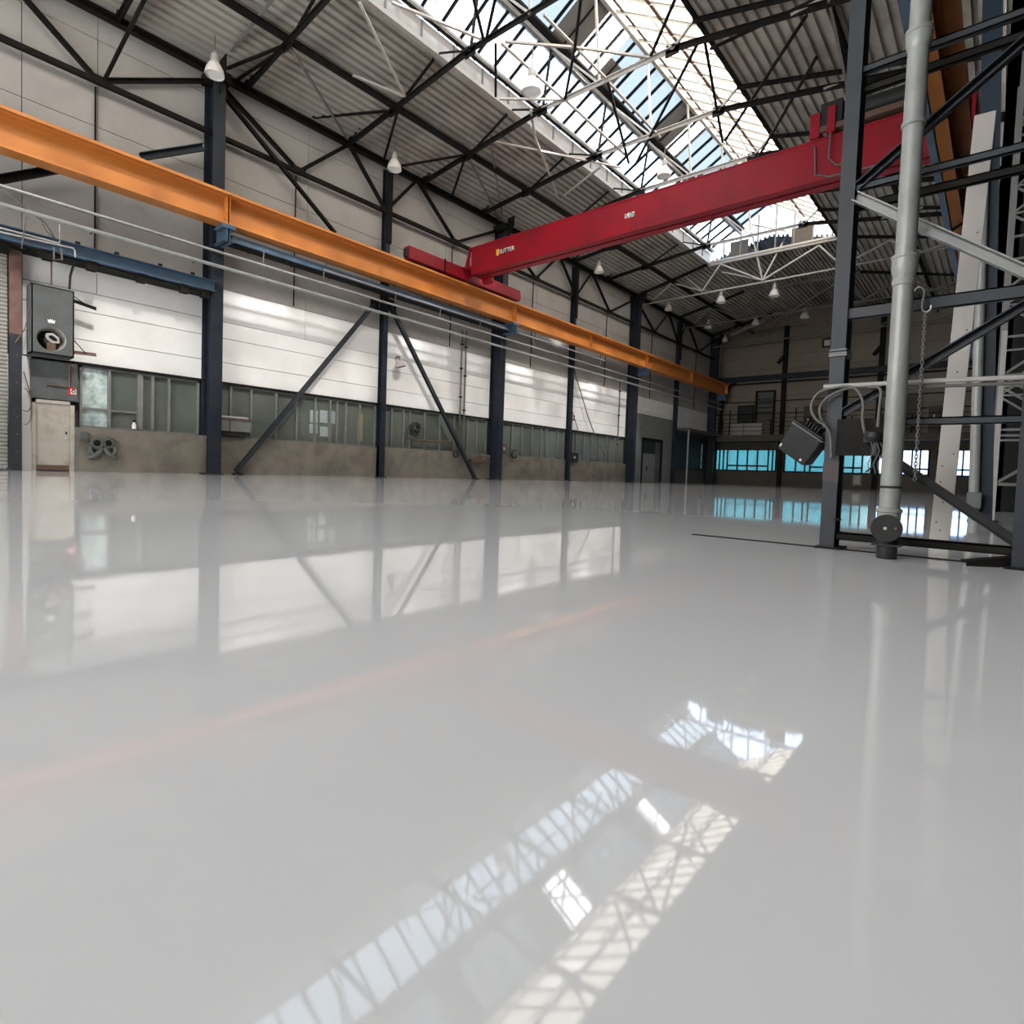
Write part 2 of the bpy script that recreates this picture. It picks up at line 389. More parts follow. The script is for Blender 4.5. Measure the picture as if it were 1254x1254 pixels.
along(MB(), (sl(.50)[0] + .05, sl(.5)[1] - .22), .12, .16).build('purlin', M['frame'], lt)
along(MB(), (RX, RZ - .04), .14, .26).build('ridge_beam', M['pale'], lt)
along(MB(), (RX + .35, RZ - .16), .10, .12).build('ridge_beam', M['rust'], lt)
along(MB(), sr(.5), .10, .14).build('purlin', M['rust'], lt)
along(MB(), sl(.04), .12, .12).build('purlin', M['dark'], lt)
proto = None
for i in range(int((LANT1 - LANT0) / .85) + 1):
    y = LANT0 + i*.85
    a, b = sl(0.02), sl(1)
    if proto is None:
        proto = MB().tee((a[0], LANT0, a[1] - .03), (b[0], LANT0, b[1] - .03), .11, .12).build('glazing_bar', M['dark'], lt)
        base = proto
    else:
        c = base.copy(); COL.objects.link(c); c.parent = lt; c.location.y += y - LANT0
base = None
for i in range(int((LANT1 - LANT0) / .85) + 1):
    y = LANT0 + i*.85
    a, b = sr(0.02), sr(1)
    if base is None:
        base = MB().tee((a[0], LANT0, a[1] - .03), (b[0], LANT0, b[1] - .03), .09, .10).build('glazing_bar', M['pale'], lt)
    else:
        c = base.copy(); COL.objects.link(c); c.parent = lt; c.location.y += y - LANT0
def slope_pane(a, b, m, gaps=(), label=None, up=.02):
    mb = MB(); ys = [LANT0] + [v for g in gaps for v in g] + [LANT1]
    for y0, y1 in zip(ys[::2], ys[1::2]):
        mb.add([(a[0], y0, a[1]+up), (b[0], y0, b[1]+up), (b[0], y1, b[1]+up), (a[0], y1, a[1]+up)], [(0,1,2,3)])
    return mb.build('pane', m, lt, label=label)
slope_pane(sl(0), sl(.47), M['glassL'])
slope_pane(sl(.53), sl(1), M['glassU'], gaps=((17.95, 19.4), (25.6, 26.6)))
SUNDY = .12
vents = [(y - 1.2, y + .5) for y in (10.1 - 1.2, 17.0 - 1.2, 24.2 - 1.2, 31.0 - 1.2)]
slope_pane(sr(0), sr(.58), M['glassR'], label='cream broken panes of the far slope')
slope_pane(sr(.58), sr(.78), M['glassR'], gaps=vents, label='cream broken panes of the far slope')
for y0, y1 in vents:
    a, b = sr(.58), sr(.78)
    MB().add([(a[0], y0, a[1]+.02), (b[0], y0, b[1]+.02), (b[0], y1, b[1]+.02), (a[0], y1, a[1]+.02)], [(0,1,2,3)]).build('vent_pane', M['glassV'], lt)
slope_pane(sr(.78), sr(1), M['glassR'], label='cream broken panes of the far slope')
# soot covered boards replacing glass in places
for y0, y1, t0, t1 in ((16.6, 17.95, .53, 1), (19.4, 20.4, .53, .75), (12.2, 13.3, .53, 1), (24.2, 25.6, .53, 1)):
    a, b = sl(t0), sl(t1); bd = MB()
    bd.add([(a[0], y0, a[1]), (b[0], y0, b[1]), (b[0], y1, b[1]), (a[0], y1, a[1]), (a[0], y0, a[1]+.04), (b[0], y0, b[1]+.04), (b[0], y1, b[1]+.04), (a[0], y1, a[1]+.04)],
           [(3,2,1,0),(4,5,6,7),(0,1,5,4),(1,2,6,5),(2,3,7,6),(3,0,4,7)])
    bd.build('blanking_board', M['gap'], lt)
# glazed far end of the lantern
ge = MB(); Yg = LANT1
ge.add([(XL, Yg, ZL), (XR, Yg, ZR), (XR, Yg, ZR + .45), (RX, Yg, RZ), (XL, Yg, z0)], [(0,1,2,3,4)])
ge.build('end_pane', M['glassP'], lt)
for k in range(7):
    x = XL + .9 + k*1.02
    zt = (z0 + (RZ - z0)*(x - XL)/(RX - XL)) if x < RX else (ZR + .45 + (RZ - ZR - .45)*(x - XR)/(RX - XR))
    MB().box((x - .04, Yg - .06, ZL), (x + .04, Yg + .02, zt)).build('end_mullion', M['frame'], lt)
MB().box((XL, Yg - .08, ZL - .2), (XR, Yg + .06, ZL + .1)).build('end_rail', M['pale'], lt)
for x in (-13.15, -9.6):
    MB().box((x - .55, Yg - .05, ZL + .1), (x + .55, Yg - .01, ZL + 1.0)).build('blanking_board', M['bulkhead'], lt)
# near end
MB().add([(XL, LANT0, ZL), (XR, LANT0, ZR), (XR, LANT0, ZR + .45), (RX, LANT0, RZ), (XL, LANT0, z0)], [(0,1,2,3,4)]).build('end_pane', M['glassP'], lt)

# ------------------------------------------------------------ wall side steelwork
col_lab = ['dark blue steel crane column beside the glazing nearest the cream door',
           'dark blue steel crane column under the red crane girder end',
           'dark blue steel crane column just this side of the small grey far door',
           'sooty steel crane column in the far wall corner']
for i, y in enumerate(CY):
    t = thing('crane_column', col_lab[i], 'column', (-19.66, y, 0), 'crane columns along the panelled wall')
    MB().ibeam((-19.66, y, 0), (-19.66, y, 12.6), .38, .68, .03, .03, up=(1,0,0)).build('shaft', M['navy'], t, bevel=.004)
    MB().box((-20, y - .24, 0), (-19.28, y + .24, .03)).build('base_plate', M['dark'], t)
    MB().chan((-19.32, y - .03, 7.45), (-18.55, y - .03, 7.45), .12, .5, .02).build('crane_bracket', M['blue'], t)
    MB().chan((-19.32, y + .03, 7.45), (-18.55, y + .03, 7.45), .12, .5, .02, roll=PI).build('crane_bracket', M['blue'], t)
    MB().box((-19.05, y - .2, 7.58), (-18.52, y + .2, 7.71)).build('bearing_block', M['blue'], t, bevel=.01)
    g = MB().add([(-19.33, y-.02, 12.9), (-19.33, y-.02, 11.9), (-18.9, y-.02, 12.5), (-18.9, y-.02, 12.95), (-19.33, y+.02, 12.9), (-19.33, y+.02, 11.9), (-18.9, y+.02, 12.5), (-18.9, y+.02, 12.95)],
                 [(3,2,1,0),(4,5,6,7),(0,1,5,4),(1,2,6,5),(2,3,7,6),(3,0,4,7)])
    g.build('gusset', M['dark'], t)
    MB().box((-20, y - .3, 12.3), (-19.2, y + .3, 12.6)).build('head', M['dark'], t)
post_lab = ['slender dark steel wall post where two long props meet', 'slender dark steel wall post behind the loose sloping cable',
            'slender dark steel wall post beside the dark far canopy']
for i, y in enumerate(PY):
    t = thing('wall_post', post_lab[i], 'post', (-19.85, y, 0), 'slender posts between the crane columns')
    MB().ibeam((-19.84, y, 0), (-19.84, y, 12.6), .22, .30, .02, .02, up=(1,0,0)).build('shaft', M['navy'], t)
    MB().chan((-19.62, y + .02, 9.6), (-19.62, y + .02, 12.6), .12, .22, .015, up=(0,1,0)).build('upper_channel', M['dark'], t)
    MB().box((-20, y - .18, 0), (-19.6, y + .18, .03)).build('base_plate', M['dark'], t)

# lattice girder under the eaves, one per bay
eaves = ['beside the nearest blue column towards the camera', 'between the first and second blue columns', 'between the second and third blue columns', 'over the dark far bay']
for i, (a, b) in enumerate(((CY[0] - 13.77, CY[0]), (CY[0], CY[1]), (CY[1], CY[2]), (CY[2], CY[3]))):
    t = thing('eaves_girder', 'dark steel lattice girder under the eaves ' + eaves[i], 'girder', (-19.8, a, 12.7), 'lattice girders under the eaves')
    xw = -19.75
    MB().ang((xw, a, 12.72), (xw, b, 12.72), .2, .2, .03).build('top_chord', M['dark'], t)
    MB().ang((xw - .08, a, 12.9), (xw - .08, b, 12.9), .12, .14, .03).build('eaves_rail', M['dark'], t)
    MB().tee((xw, a, 10.86), (xw, b, 10.86), .16, .16, .03, roll=PI).build('bottom_chord', M['dark'], t)
    h = (b - a)
    nodes = [(a + .25, 12.4), (a + h*.212, 10.86), (a + h*.36, 12.72), (a + h*.49, 10.86), (a + h*.605, 12.72), (a + (h*.775 if i < 2 else h*.765), 10.86), (b - .25, 12.35)]
    for k, (p, q) in enumerate(zip(nodes, nodes[1:])):
        MB().ang((xw, p[0], p[1]), (xw, q[0], q[1]), .13, .11, .025, up=(1,0,0)).build('diagonal', M['dark'], t)
    for k in (1, 3, 5):
        MB().box((xw - .03, nodes[k][0] - .25, 10.76), (xw + .06, nodes[k][0] + .25, 11.0)).build('gusset', M['dark'], t)
    MB().chan((xw + .1, a + .1, 12.3), (xw + .1, a + .36*h - .55, 9.2) if i == 1 else (xw + .1, a + .4, 11.6), .1, .14, .02, up=(1,0,0)).build('long_brace', M['dark'], t)
    for k in (1, 5):
        y = nodes[k][0]
        MB().tube([(-19.93, y, 10.76), (-19.93, y, 6.15)], .025, 6).build('hanger_rod', M['dark'], t)

# crane runway, wall side
XB = -18.8
BZ0, BZ1 = 7.71, 8.60
run_lab = ['orange crane runway beam length nearest the camera on the wall side', 'orange crane runway beam length between the first two blue columns carrying the red end carriage',
           'orange crane runway beam length past the red girder', 'orange crane runway beam length darkening into the far corner']
js = [-7.0, CY[0], CY[1], CY[2], 50.4]
for i, (a, b) in enumerate(zip(js, js[1:])):
    t = thing('runway_beam', run_lab[i], 'crane beam', (XB, a, BZ0), 'lengths of orange runway beam')
    MB().ibeam((XB, a + .01, (BZ0+BZ1)/2), (XB, b - .01, (BZ0+BZ1)/2), .50, BZ1 - BZ0, .06, .03).build('beam', M['orange'], t, bevel=.006)
    MB().box((XB - .38, a + .01, BZ1), (XB + .38, b - .01, BZ1 + .03)).box((XB + .35, a + .01, BZ1 - .05), (XB + .38, b - .01, BZ1)).box((XB - .38, a + .01, BZ1 - .05), (XB - .35, b - .01, BZ1)).build('top_plate', M['orange'], t)
    MB().box((XB - .04, a, BZ1 + .03), (XB + .04, b, BZ1 + .16)).build('rail', M['rust'], t)
    for y in (a + .03, b - .05):
        MB().box((XB + .01, y, BZ0 + .04), (XB + .23, y + .02, BZ1 - .06)).build('end_stiffener', M['orange'], t)
    if i >= 2:
        MB().box((XB + .01, (a+b)/2, BZ0 + .04), (XB + .19, (a+b)/2 + .02, BZ1 - .04)).build('stiffener', M['orange'], t)
# surge girder of blue channel under the runway
for i, (a, b, lab) in enumerate(((CY[0] + .2, CY[1] - .1, 'blue steel channel hung below the orange beam between two columns'),)):
    t = thing('surge_channel', lab, 'channel', (-18.9, a, 7.4))
    MB().chan((-18.82, a, 7.42), (-18.82, b, 7.42), .22, .20, .02, roll=PI).build('channel', M['blue'], t)
    MB().box((-19.3, a, 7.30), (-18.9, b, 7.34)).build('walkway_plate', M['dark'], t)
    n = 9
    for k in range(n):
        y = a + (b-a)*(k+.5)/n
        MB().bar((-19.3, y, 7.3), (-18.85, y, 7.42), .05, .05).build('strut', M['dark'], t)
    # door header beam, lower and nearer the camera
t = thing('header_beam', 'blue steel header beam over the cream door and grey fan cabinet', 'beam', (-19.0, 0, 5.8))
MB().ibeam((-19.3, -6, 5.92), (-19.3, CY[0] - .1, 5.92), .26, .34, .03, .02).build('beam', M['blue'], t)
MB().box((-20, -6, 5.7), (-19.35, CY[0] - .1, 5.78)).build('soffit_plate', M['dark'], t)
for k, y in enumerate((3.6, 4.55, 5.75, 6.9, 7.5)):
    MB().box((-19.45, y, 5.52), (-19.25, y + .22, 5.76)).build('hanger_clip', M['dark'], t)
for y in (4.3, 5.2, 6.3, 7.2):
    MB().box((-19.36, y, 6.08), (-19.3, y + .1, 6.2)).build('top_cleat', M['dark'], t)
for p, q, m, lab in (((-19.450,5.851,9.095), (-19.450,7.559,10.123), 'deepblue', 'short deep blue strut reaching the first blue column above the orange beam'),
                     ((-19.450,2.188,6.853), (-19.450,4.031,8.020), 'dark', 'black strut under the orange beam at the picture edge')):
    t = thing('knee_strut', lab, 'strut', p)
    MB().chan(p, q, .16, .2, .02).build('channel', M[m], t)

# conductor rails and pipes on the wall side
def run(name, lab, cat, x, z, y0, y1, r, m, hang=None, grp=None):
    t = thing(name, lab, cat, (x, y0, z), grp)
    MB().tube([(x, y0, z), (x, y1, z)], r, 8).build('tube', m, t)
    for y in hang or []:
        MB().bar((x - .04, y, z), (-19.3 if z < 6.7 else x - .02, y + .02, z + (.45 if z > 6.7 else .05)), .03, .03).build('hanger', M['rope'], t)
    return t
run('conductor_rail', 'upper long pale conductor rail strung along the wall below the orange beam', 'rail', -18.8, 6.88, -6, 50, .04, M['galv'], [9.2, 11.4, 14.6, 17, 19.5, 23.5, 30])
run('conductor_rail', 'lower long grey pipe strung along the wall above the white panels', 'pipe', -18.8, 6.44, -6, 50, .055, M['pipe'], [4.6, 7.2, 9.5, 13.5, 18, 24, 31])
run('conductor_rail', 'short pale rail close under the orange beam between the first post and second column', 'rail', -18.8, 7.36, 11.4, 21.3, .035, M['galv'], [11.5, 14.5, 16.5, 19.5])
run('conductor_rail', 'short pale rail close under the orange beam past the second column', 'rail', -18.8, 7.36, 22.2, 30.5, .035, M['galv'], [23.6, 30.0])
t = thing('cable_bundle', 'loose looped cables drooping from the pipe above the grey cabinet', 'cable', (-18.9, 4.6, 6.4))
for pts in ([(0,227),(40,262),(55,272)], [(32,268),(28,300),(26,320)], [(55,272),(60,300),(70,298)], [(50,268),(58,285),(70,295)]):
    pp = []
    for k, (px, py) in enumerate(pts): pp.append((px, py))
    LK = {(0,227): (-18.800,2.692,6.825), (40,262): (-18.850,3.316,6.443), (55,272): (-18.900,3.568,6.342), (32,268): (-18.850,3.189,6.318), (28,300): (-19.100,3.151,5.683),
          (26,320): (-19.300,3.168,5.651), (60,300): (-19.100,3.740,6.181), (70,298): (-19.200,3.879,6.020), (50,268): (-18.900,3.486,6.435), (58,285): (-19.000,3.620,6.159), (70,295): (-19.250,3.923,6.066)}
    MB().tube(smooth([LK[p] for p in pp]), .014, 6).build('cable', M['rope'], t)
t = thing('conduit', 'pair of thin pale conduits bending down above the grey fan cabinet', 'conduit', (-19.100,4.241,5.858))
MB().tube([(-19.100,1.866,5.952), (-19.100,2.733,5.964), (-19.100,3.910,5.965), (-19.100,3.909,6.447)], .022, 6).build('tube', M['pale'], t)
MB().tube([(-19.100,1.865,5.877), (-19.100,2.733,5.866), (-19.100,4.206,5.932), (-19.100,4.241,5.858), (-19.100,4.241,5.708)], .022, 6).build('tube', M['pale'], t)
MB().tube([(-19.100,3.791,5.823), (-19.100,3.791,5.510), (-19.100,3.962,5.561), (-19.100,3.944,5.850)], .022, 6).build('loop', M['rope'], t)
# props
pl = ['long steel prop leaning down from slender post to the floor towards the cabinet', 'long steel prop leaning down from slender post to the second blue column foot']
for i, (p, q) in enumerate((((-19.620,14.206,6.881), (-19.750,8.896,0.060)), ((-19.620,15.056,7.084), (-19.750,20.530,0.069)))):
    t = thing('prop', pl[i], 'brace', q, 'raking props at the slender post')
    MB().chan(p, q, .14, .16, .02, up=(1,0,0)).build('channel', M['post'], t)
    MB().box((q[0] - .12, q[1] - .15, 0), (q[0] + .1, q[1] + .15, .04)).build('foot', M['dark'], t)
    MB().box(add3(p, (-.03, -.2, -.2)), add3(p, (.03, .2, .25))).build('gusset', M['dark'], t)

# ------------------------------------------------------------ red bridge crane
GY0, GY1, GZ0, GZ1 = 18.33, 19.0, 9.02, 10.2
c = thing('bridge_crane', 'long red overhead bridge crane spanning the hall on the orange beams', 'crane', (-10, 18.7, GZ0))
g = MB().box((-18.36, GY0, GZ0 + .02), (-1.0, GY0 + .03, GZ1)).box((-18.36, GY1 - .03, GZ0 + .02), (-1.0, GY1, GZ1))
g.box((-18.36, GY0 - .02, GZ1 - .03), (-1.0, GY1 + .02, GZ1 + .02))
g.box((-18.34, GY0 + .03, GZ0 + .02), (-18.32, GY1 - .03, GZ1 - .03))
for x in [-18.0 + k*1.45 for k in range(12)]: g.box((x, GY0 + .03, GZ0 + .1), (x + .01, GY1 - .03, GZ1 - .03))
g.build('box_girder', M['red'], c)
MB().box((-18.36, GY0 - .04, GZ0), (-1.0, GY0 + .28, GZ0 + .03)).box((-18.36, GY1 - .28, GZ0), (-1.0, GY1 + .04, GZ0 + .03)).build('bottom_flange', M['red'], c)
for x, nm in ((XB, 'a'), (-1.2, 'b')):
    e = MB().box((x - .16, 15.1, 8.86), (x + .16, 22.1, 9.36)).build('end_carriage', M['red'], c, bevel=.01)
    for y in (15.0, 22.1): MB().box((x - .1, y, 8.92), (x + .1, y + .1, 9.24)).build('buffer', M['black'], e)
    for y in (15.9, 21.3): MB().lathe((x - .08, y, 9.0), [(0, 0), (.19, 0), (.19, .16), (0, .16)], 18, (1,0,0)).build('wheel', M['rust'], e)
    MB().box((x + .165, 17.0, 8.84), (x + .19, 17.07, 9.4)).build('joint_strap', M['dark'], e)
    MB().box((x - .3, GY0 - .1, 9.3), (x + .45, GY1 + .1, 9.42)).build('saddle', M['red'], c)
MB().add([(-18.4, GY0-.3, 9.36), (-18.4, GY0-.02, 9.36), (-18.4, GY0-.02, 10.3), (-18.44, GY0-.3, 9.36), (-18.44, GY0-.02, 9.36), (-18.44, GY0-.02, 10.3)], [(0,1,2),(5,4,3),(0,3,4,1),(1,4,5,2),(2,5,3,0)]).build('gusset', M['red'], c)
d = MB().lathe((-18.3, GY1 + .15, 8.95), [(0,0),(.16,0),(.16,.45),(.1,.5),(0,.5)], 16, (1,0,0)).build('travel_motor', M['red'], c)
np_ = MB().box((-16.882,18.325,9.591), add3((-15.845,18.325,9.703), (0, .01, 0)))
pb = np_.build('maker_plate', M['signblack'], c)
p0 = (-16.849,18.310,9.665); p1 = (-15.830,18.310,9.645)
MB().box((p0[0] - .01, 18.305, p0[2] - .13), (p0[0] + .13, 18.32, p0[2] + .13)).build('yellow_badge', M['yellow'], pb)
text_mesh('lettering', 'SUTTER', M['signwhite'], .24, ((p0[0] + .13 + p1[0])/2, 18.312, (p0[2] + p1[2])/2), (1,0,0), (0,0,1), pb)
cp = MB().box((-10.733,18.325,9.542), add3((-10.354,18.325,9.714), (0, .01, 0))).build('capacity_plate', M['signwhite'], c)
pc = (-10.534,18.310,9.614)
text_mesh('lettering', '5,0t', M['signblack'], .24, (pc[0], 18.31, pc[2]), (1,0,0), (0,0,1), cp)
MB().tube([(-4.6, GY0-.05, 10.0), (-4.55, GY0-.06, 9.2), (-4.2, GY0-.06, 9.05), (-2.9, GY0-.06, 9.0)], .025, 6).build('festoon_cable', M['rope'], c)
# trolley on top of the girder
t = thing('crane_trolley', 'dark hoist trolley with red brackets sitting on the red crane girder', 'hoist', (-3.5, 18.65, GZ1 + .02))
MB().box((-4.6, GY0 - .1, GZ1 + .14), (-1.6, GY1 + .1, GZ1 + .3)).build('frame', M['rust'], t, bevel=.01)
MB().lathe((-3.9, 18.6, GZ1 + .62), [(0,0),(.3,0),(.3,.06),(.25,.08),(.25,1.5),(.3,1.52),(.3,1.6),(0,1.6)], 20, (1,0,0)).build('rope_drum', M['greyd'], t)
MB().box((-4.5, GY0 - .05, GZ1 + .3), (-3.95, GY1, GZ1 + .95)).build('control_box', M['greyd'], t, bevel=.02)
MB().box((-4.75, GY0 - .12, GZ1 + .02), (-4.5, GY0 - .04, GZ1 + .7)).build('bracket', M['red'], t)
MB().box((-4.3, GY0 - .16, GZ1 + .03), (-4.1, GY0 - .06, GZ1 + .75)).build('bracket', M['red'], t)
MB().box((-2.3, GY0 - .1, GZ1 + .3), (-1.9, GY1, GZ1 + 1.1)).build('bracket', M['red'], t)
for x in (-4.3, -1.9):
    for y in (GY0 + .05, GY1 - .05): MB().lathe((x, y - .05, GZ1 + .14), [(0,0),(.13,0),(.13,.1),(0,.1)], 14, (0,1,0)).build('wheel', M['rust'], t)
MB().tube([(-4.2, GY0-.1, GZ1 + .3), (-4.2, GY0-.2, GZ1 - .7), (-4.0, GY0-.2, GZ1 - .95), (-3.6, GY0-.15, GZ1-1.0)], .022, 6).build('cable', M['rope'], t)

# right hand runway
t = thing('runway_beam', 'ochre orange runway beam overhead behind the grey pipe', 'crane beam', (-1.35, 0, BZ0))
MB().ibeam((-1.35, 2, (BZ0+BZ1)/2), (-1.35, 50, (BZ0+BZ1)/2), .27, BZ1-BZ0, .05, .03).build('beam', M['ochre'], t)
MB().box((-1.73, 2, BZ1), (-.97, 50, BZ1 + .03)).box((-1.0, 2, BZ1 - .06), (-.97, 50, BZ1)).build('top_plate', M['ochre'], t)
MB().box((-1.39, 2, BZ1 + .03), (-1.31, 50, BZ1 + .16)).build('rail', M['rust'], t)
for y in (10.3, 21.8, 29, 36): MB().box((-1.33, y, BZ0 + .04), (-1.22, y + .02, BZ1 - .04)).build('stiffener', M['ochre'], t)
t = thing('surge_channel', 'blue grey channel running along the ochre overhead beam', 'channel', (-1.5, 2, 7.4))
MB().chan((-1.50, 2, 7.42), (-1.62, 48, 7.42), .13, .16, .02).build('channel', M['blue'], t)
for y in (8, 14, 20, 26): MB().bar((-1.5, y, 7.45), (-1.2, y + .2, 7.7), .08, .08).build('strut', M['dark'], t)

# ------------------------------------------------------------ roof steelwork
TY = [5.4, 9.05, 13.05, 16.75, 20.5, 24.2, 28.2, 32.0]
ordn = ['nearest the camera, ahead of the first blue column', 'rising from the first blue column', 'second beyond the first blue column',
        'meeting the slender propped post', 'just this side of the red crane', 'first beyond the red crane', 'second beyond the red crane', 'third beyond the red crane']
def roofz(x): return 12.98 + (x + 20)*(ZL - 12.98)/5.0 if x < XL else ZR - (x - XR)*(ZR - 12.45)/6.9
for y, o_ in zip(TY, ordn):
    t = thing('roof_truss', 'dark steel roof truss across the hall, ' + o_, 'truss', (-11, y, 13.4), 'roof trusses over the hall')
    A, B, C_, D = (-19.9, y, 12.80), (-13.4, y, 13.52), (-8.4, y, 13.48), (-.2, y, 12.1)
    MB().tee(A, B, .17, .17, .03).build('bottom_chord', M['dark'], t)
    MB().tee(B, C_, .15, .15, .03).build('bottom_chord', M['pale'] if y > 15 else M['dark'], t)
    MB().tee(C_, D, .17, .17, .03).build('bottom_chord', M['dark'], t)
    MB().tee((-19.9, y, roofz(-19.9) - .1), (XL + .1, y, roofz(XL) - .1), .12, .14, .02).build('rafter', M['dark'], t)
    MB().tee((XR - .1, y, ZR - .12), (.6, y, roofz(.6) - .1), .12, .14, .02).build('rafter', M['dark'], t)
    for (p, q) in (((-17.2, y, 13.05), (-15.1, y, 14.0)), ((-13.4, y, 13.52), (-15.0, y, 14.1)), ((-13.4, y, 13.5), (-13.1, y, 15.5)), ((-11.0, y, 13.5), (-13.0, y, 15.5)),
                   ((-11.0, y, 13.5), (-11.3, y, 16.6)), ((-8.4, y, 13.48), (-9.6, y, 15.5)), ((-8.4, y, 13.48), (-7.8, y, 14.0)), ((-5.0, y, 12.9), (-3.4, y, 13.0))):
        MB().ang(p, q, .07, .07, .012, up=(0,1,0)).build('strut', M['pale'] if p[0] > -12 else M['dark'], t)
    for x, z in ((-17.2, 13.08), (-13.4, 13.5), (-8.4, 13.46)):
        MB().box((x - .22, y - .015, z - .16), (x + .22, y + .015, z + .2)).build('gusset', M['dark'], t)
# deep W trusses at the far columns
for i, (y, o_) in enumerate(((36.2, 'under the glazed lantern end'), (42.9, 'second from the far wall'), (49.7, 'close to the far wall'))):
    t = thing('lattice_truss', 'deep W lattice roof truss ' + o_, 'truss', (-11, y, 12.4), 'deep lattice trusses towards the far wall')
    zb = 12.35 if i < 2 else 12.05
    mm = M['pale'] if i == 0 else M['frame']
    zb = [12.42, 12.22, 12.05][i]
    MB().ang((-19.8, y, zb - .2), (-.5, y, zb), .10, .10, .02).build('bottom_chord', mm, t)
    MB().tee((-19.8, y, 12.9), (-15, y, 14.05), .14, .16, .02).build('top_chord', M['dark'], t)
    MB().tee((-7.7, y, 14.05), (.4, y, 12.2), .14, .16, .02).build('top_chord', M['dark'], t)
    MB().tee((-15, y, 14.0), (-7.7, y, 14.0), .14, .16, .02).build('top_chord', mm, t)
    pts = [(-18.7, zb), (-17.4, 13.3), (-15.3, zb), (-14.2, 13.9), (-11.6, zb), (-8.6, 13.8), (-7.4, zb), (-5.2, 13.3), (-3.8, zb), (-2, 12.7)]
    for p, q in zip(pts, pts[1:]): MB().bar((p[0], y, p[1]), (q[0], y, q[1]), .08, .08).build('diagonal', mm, t)
    if i == 0:
        for p, q in (((-15.3, zb), (-17.0, 14.0)), ((-11.6, zb), (-12.5, 15.6)), ((-11.6, zb), (-14.2, 13.5)), ((-11.6, zb), (-10.4, 15.0)), ((-10.4, 15.0), (-12.5, 16.0))):
            MB().bar((p[0], y, p[1]), (q[0], y + .3, q[1]), .08, .08).build('diagonal', mm, t)
# purlins along the hall
for x, z, lab in ((-17.2, 13.25, 'dark purlin running along the roof slope above the crane columns'), (-4.2, 13.15, 'dark purlin along the roof slope on the pipe side')):
    t = thing('purlin', lab, 'purlin', (x, 0, z))
    MB().ibeam((x, YB, z), (x, YF, z), .12, .2, .015, .012).build('beam', M['dark'], t)
t = thing('walkway_pipe', 'thick pale pipe lying under the far roof slope', 'pipe', (-17, 47, 12.3))
MB().tube([(-17.6, 48.0, 12.35), (-14.4, 45.5, 12.45)], .2, 12).build('tube', M['galv'], t)

# pale bracing under the lantern
t = thing('roof_bracing', 'pale and dark steel cross bracing net below the glazed skylight', 'bracing', (-11, 16, 13.5))
for p, q, m in (
    ((-12.728,12.925,13.500), (-11.509,11.027,13.500), 'dark'), ((-12.582,12.914,13.500), (-10.825,11.559,13.500), 'dark'), ((-12.767,12.895,13.500), (-13.829,10.338,13.500), 'pale'),
    ((-12.567,13.302,13.500), (-14.218,15.138,13.500), 'dark'), ((-12.405,13.384,13.500), (-12.412,16.672,13.500), 'pale'), ((-12.281,13.394,13.500), (-10.743,14.874,13.500), 'pale'),
    ((-14.192,15.324,13.500), (-12.437,16.708,13.500), 'pale'), ((-10.723,14.889,13.500), (-12.366,16.706,13.500), 'dark'), ((-10.723,14.889,13.500), (-9.095,12.906,13.500), 'dark'),
    ((-10.723,14.889,13.500), (-9.182,16.595,13.500), 'pale'), ((-10.711,13.299,13.500), (-10.695,16.665,13.500), 'pale'), ((-10.716,16.699,13.500), (-10.779,20.776,13.500), 'pale'),
    ((-10.714,16.800,13.500), (-12.648,21.733,13.500), 'dark'), ((-12.392,16.743,13.500), (-12.451,21.105,13.500), 'pale'), ((-9.050,16.608,13.500), (-7.192,14.707,13.500), 'dark'),
    ((-7.591,16.875,13.500), (-12.492,22.008,13.500), 'dark'), ((-7.502,17.026,13.500), (-8.994,22.519,13.500), 'dark'), ((-8.880,22.467,13.500), (-4.555,17.421,13.500), 'dark'),
    ((-16.389,12.899,13.200), (-14.232,9.543,13.200), 'pale'), ((-16.435,12.865,13.200), (-16.918,11.160,13.200), 'pale'), ((-19.944,13.080,12.900), (-17.151,9.156,13.000), 'frame'),
    ((-13.720,16.483,13.500), (-14.536,17.764,13.500), 'pale'), ((-16.200,17.003,13.500), (-13.083,21.815,13.500), 'pale'), ((-14.443,17.387,13.600), (-16.466,21.962,13.300), 'pale'), ((-16.378,22.290,13.400), (-13.670,21.141,13.400), 'pale'),
    ((-16.200,17.003,13.500), (-19.348,21.345,13.000), 'frame'), ((-17.224,16.718,13.200), (-19.776,21.651,12.900), 'frame'), ((-17.224,16.718,13.200), (-19.981,18.546,12.900), 'dark'),
    ((-17.248,13.264,13.200), (-20.111,14.790,12.900), 'dark'), ((-20.116,11.226,13.000), (-17.832,13.236,13.400), 'dark'), ((-19.790,15.502,13.000), (-17.690,16.986,13.400), 'dark'),
    ((-19.645,8.322,13.000), (-17.600,9.260,13.400), 'dark'), ((-20.087,8.672,12.900), (-17.500,9.157,13.200), 'dark'), ((-19.338,8.186,13.200), (-16.124,8.171,13.500), 'frame'),
    ((-19.750,5.028,10.912), (-17.668,5.400,12.404), 'dark'), ((-4.876,18.989,13.000), (-7.977,23.728,13.200), 'dark'), ((-4.067,16.677,12.800), (-4.334,20.844,12.600), 'frame'), ((-7.495,17.451,13.500), (-3.594,16.573,12.900), 'dark'),
    ((-4.114,17.382,12.800), (-4.281,21.130,12.800), 'dark')):
    MB().bar(p, q, .075 if m != 'dark' else .085, .06).build('brace', M[m], t)

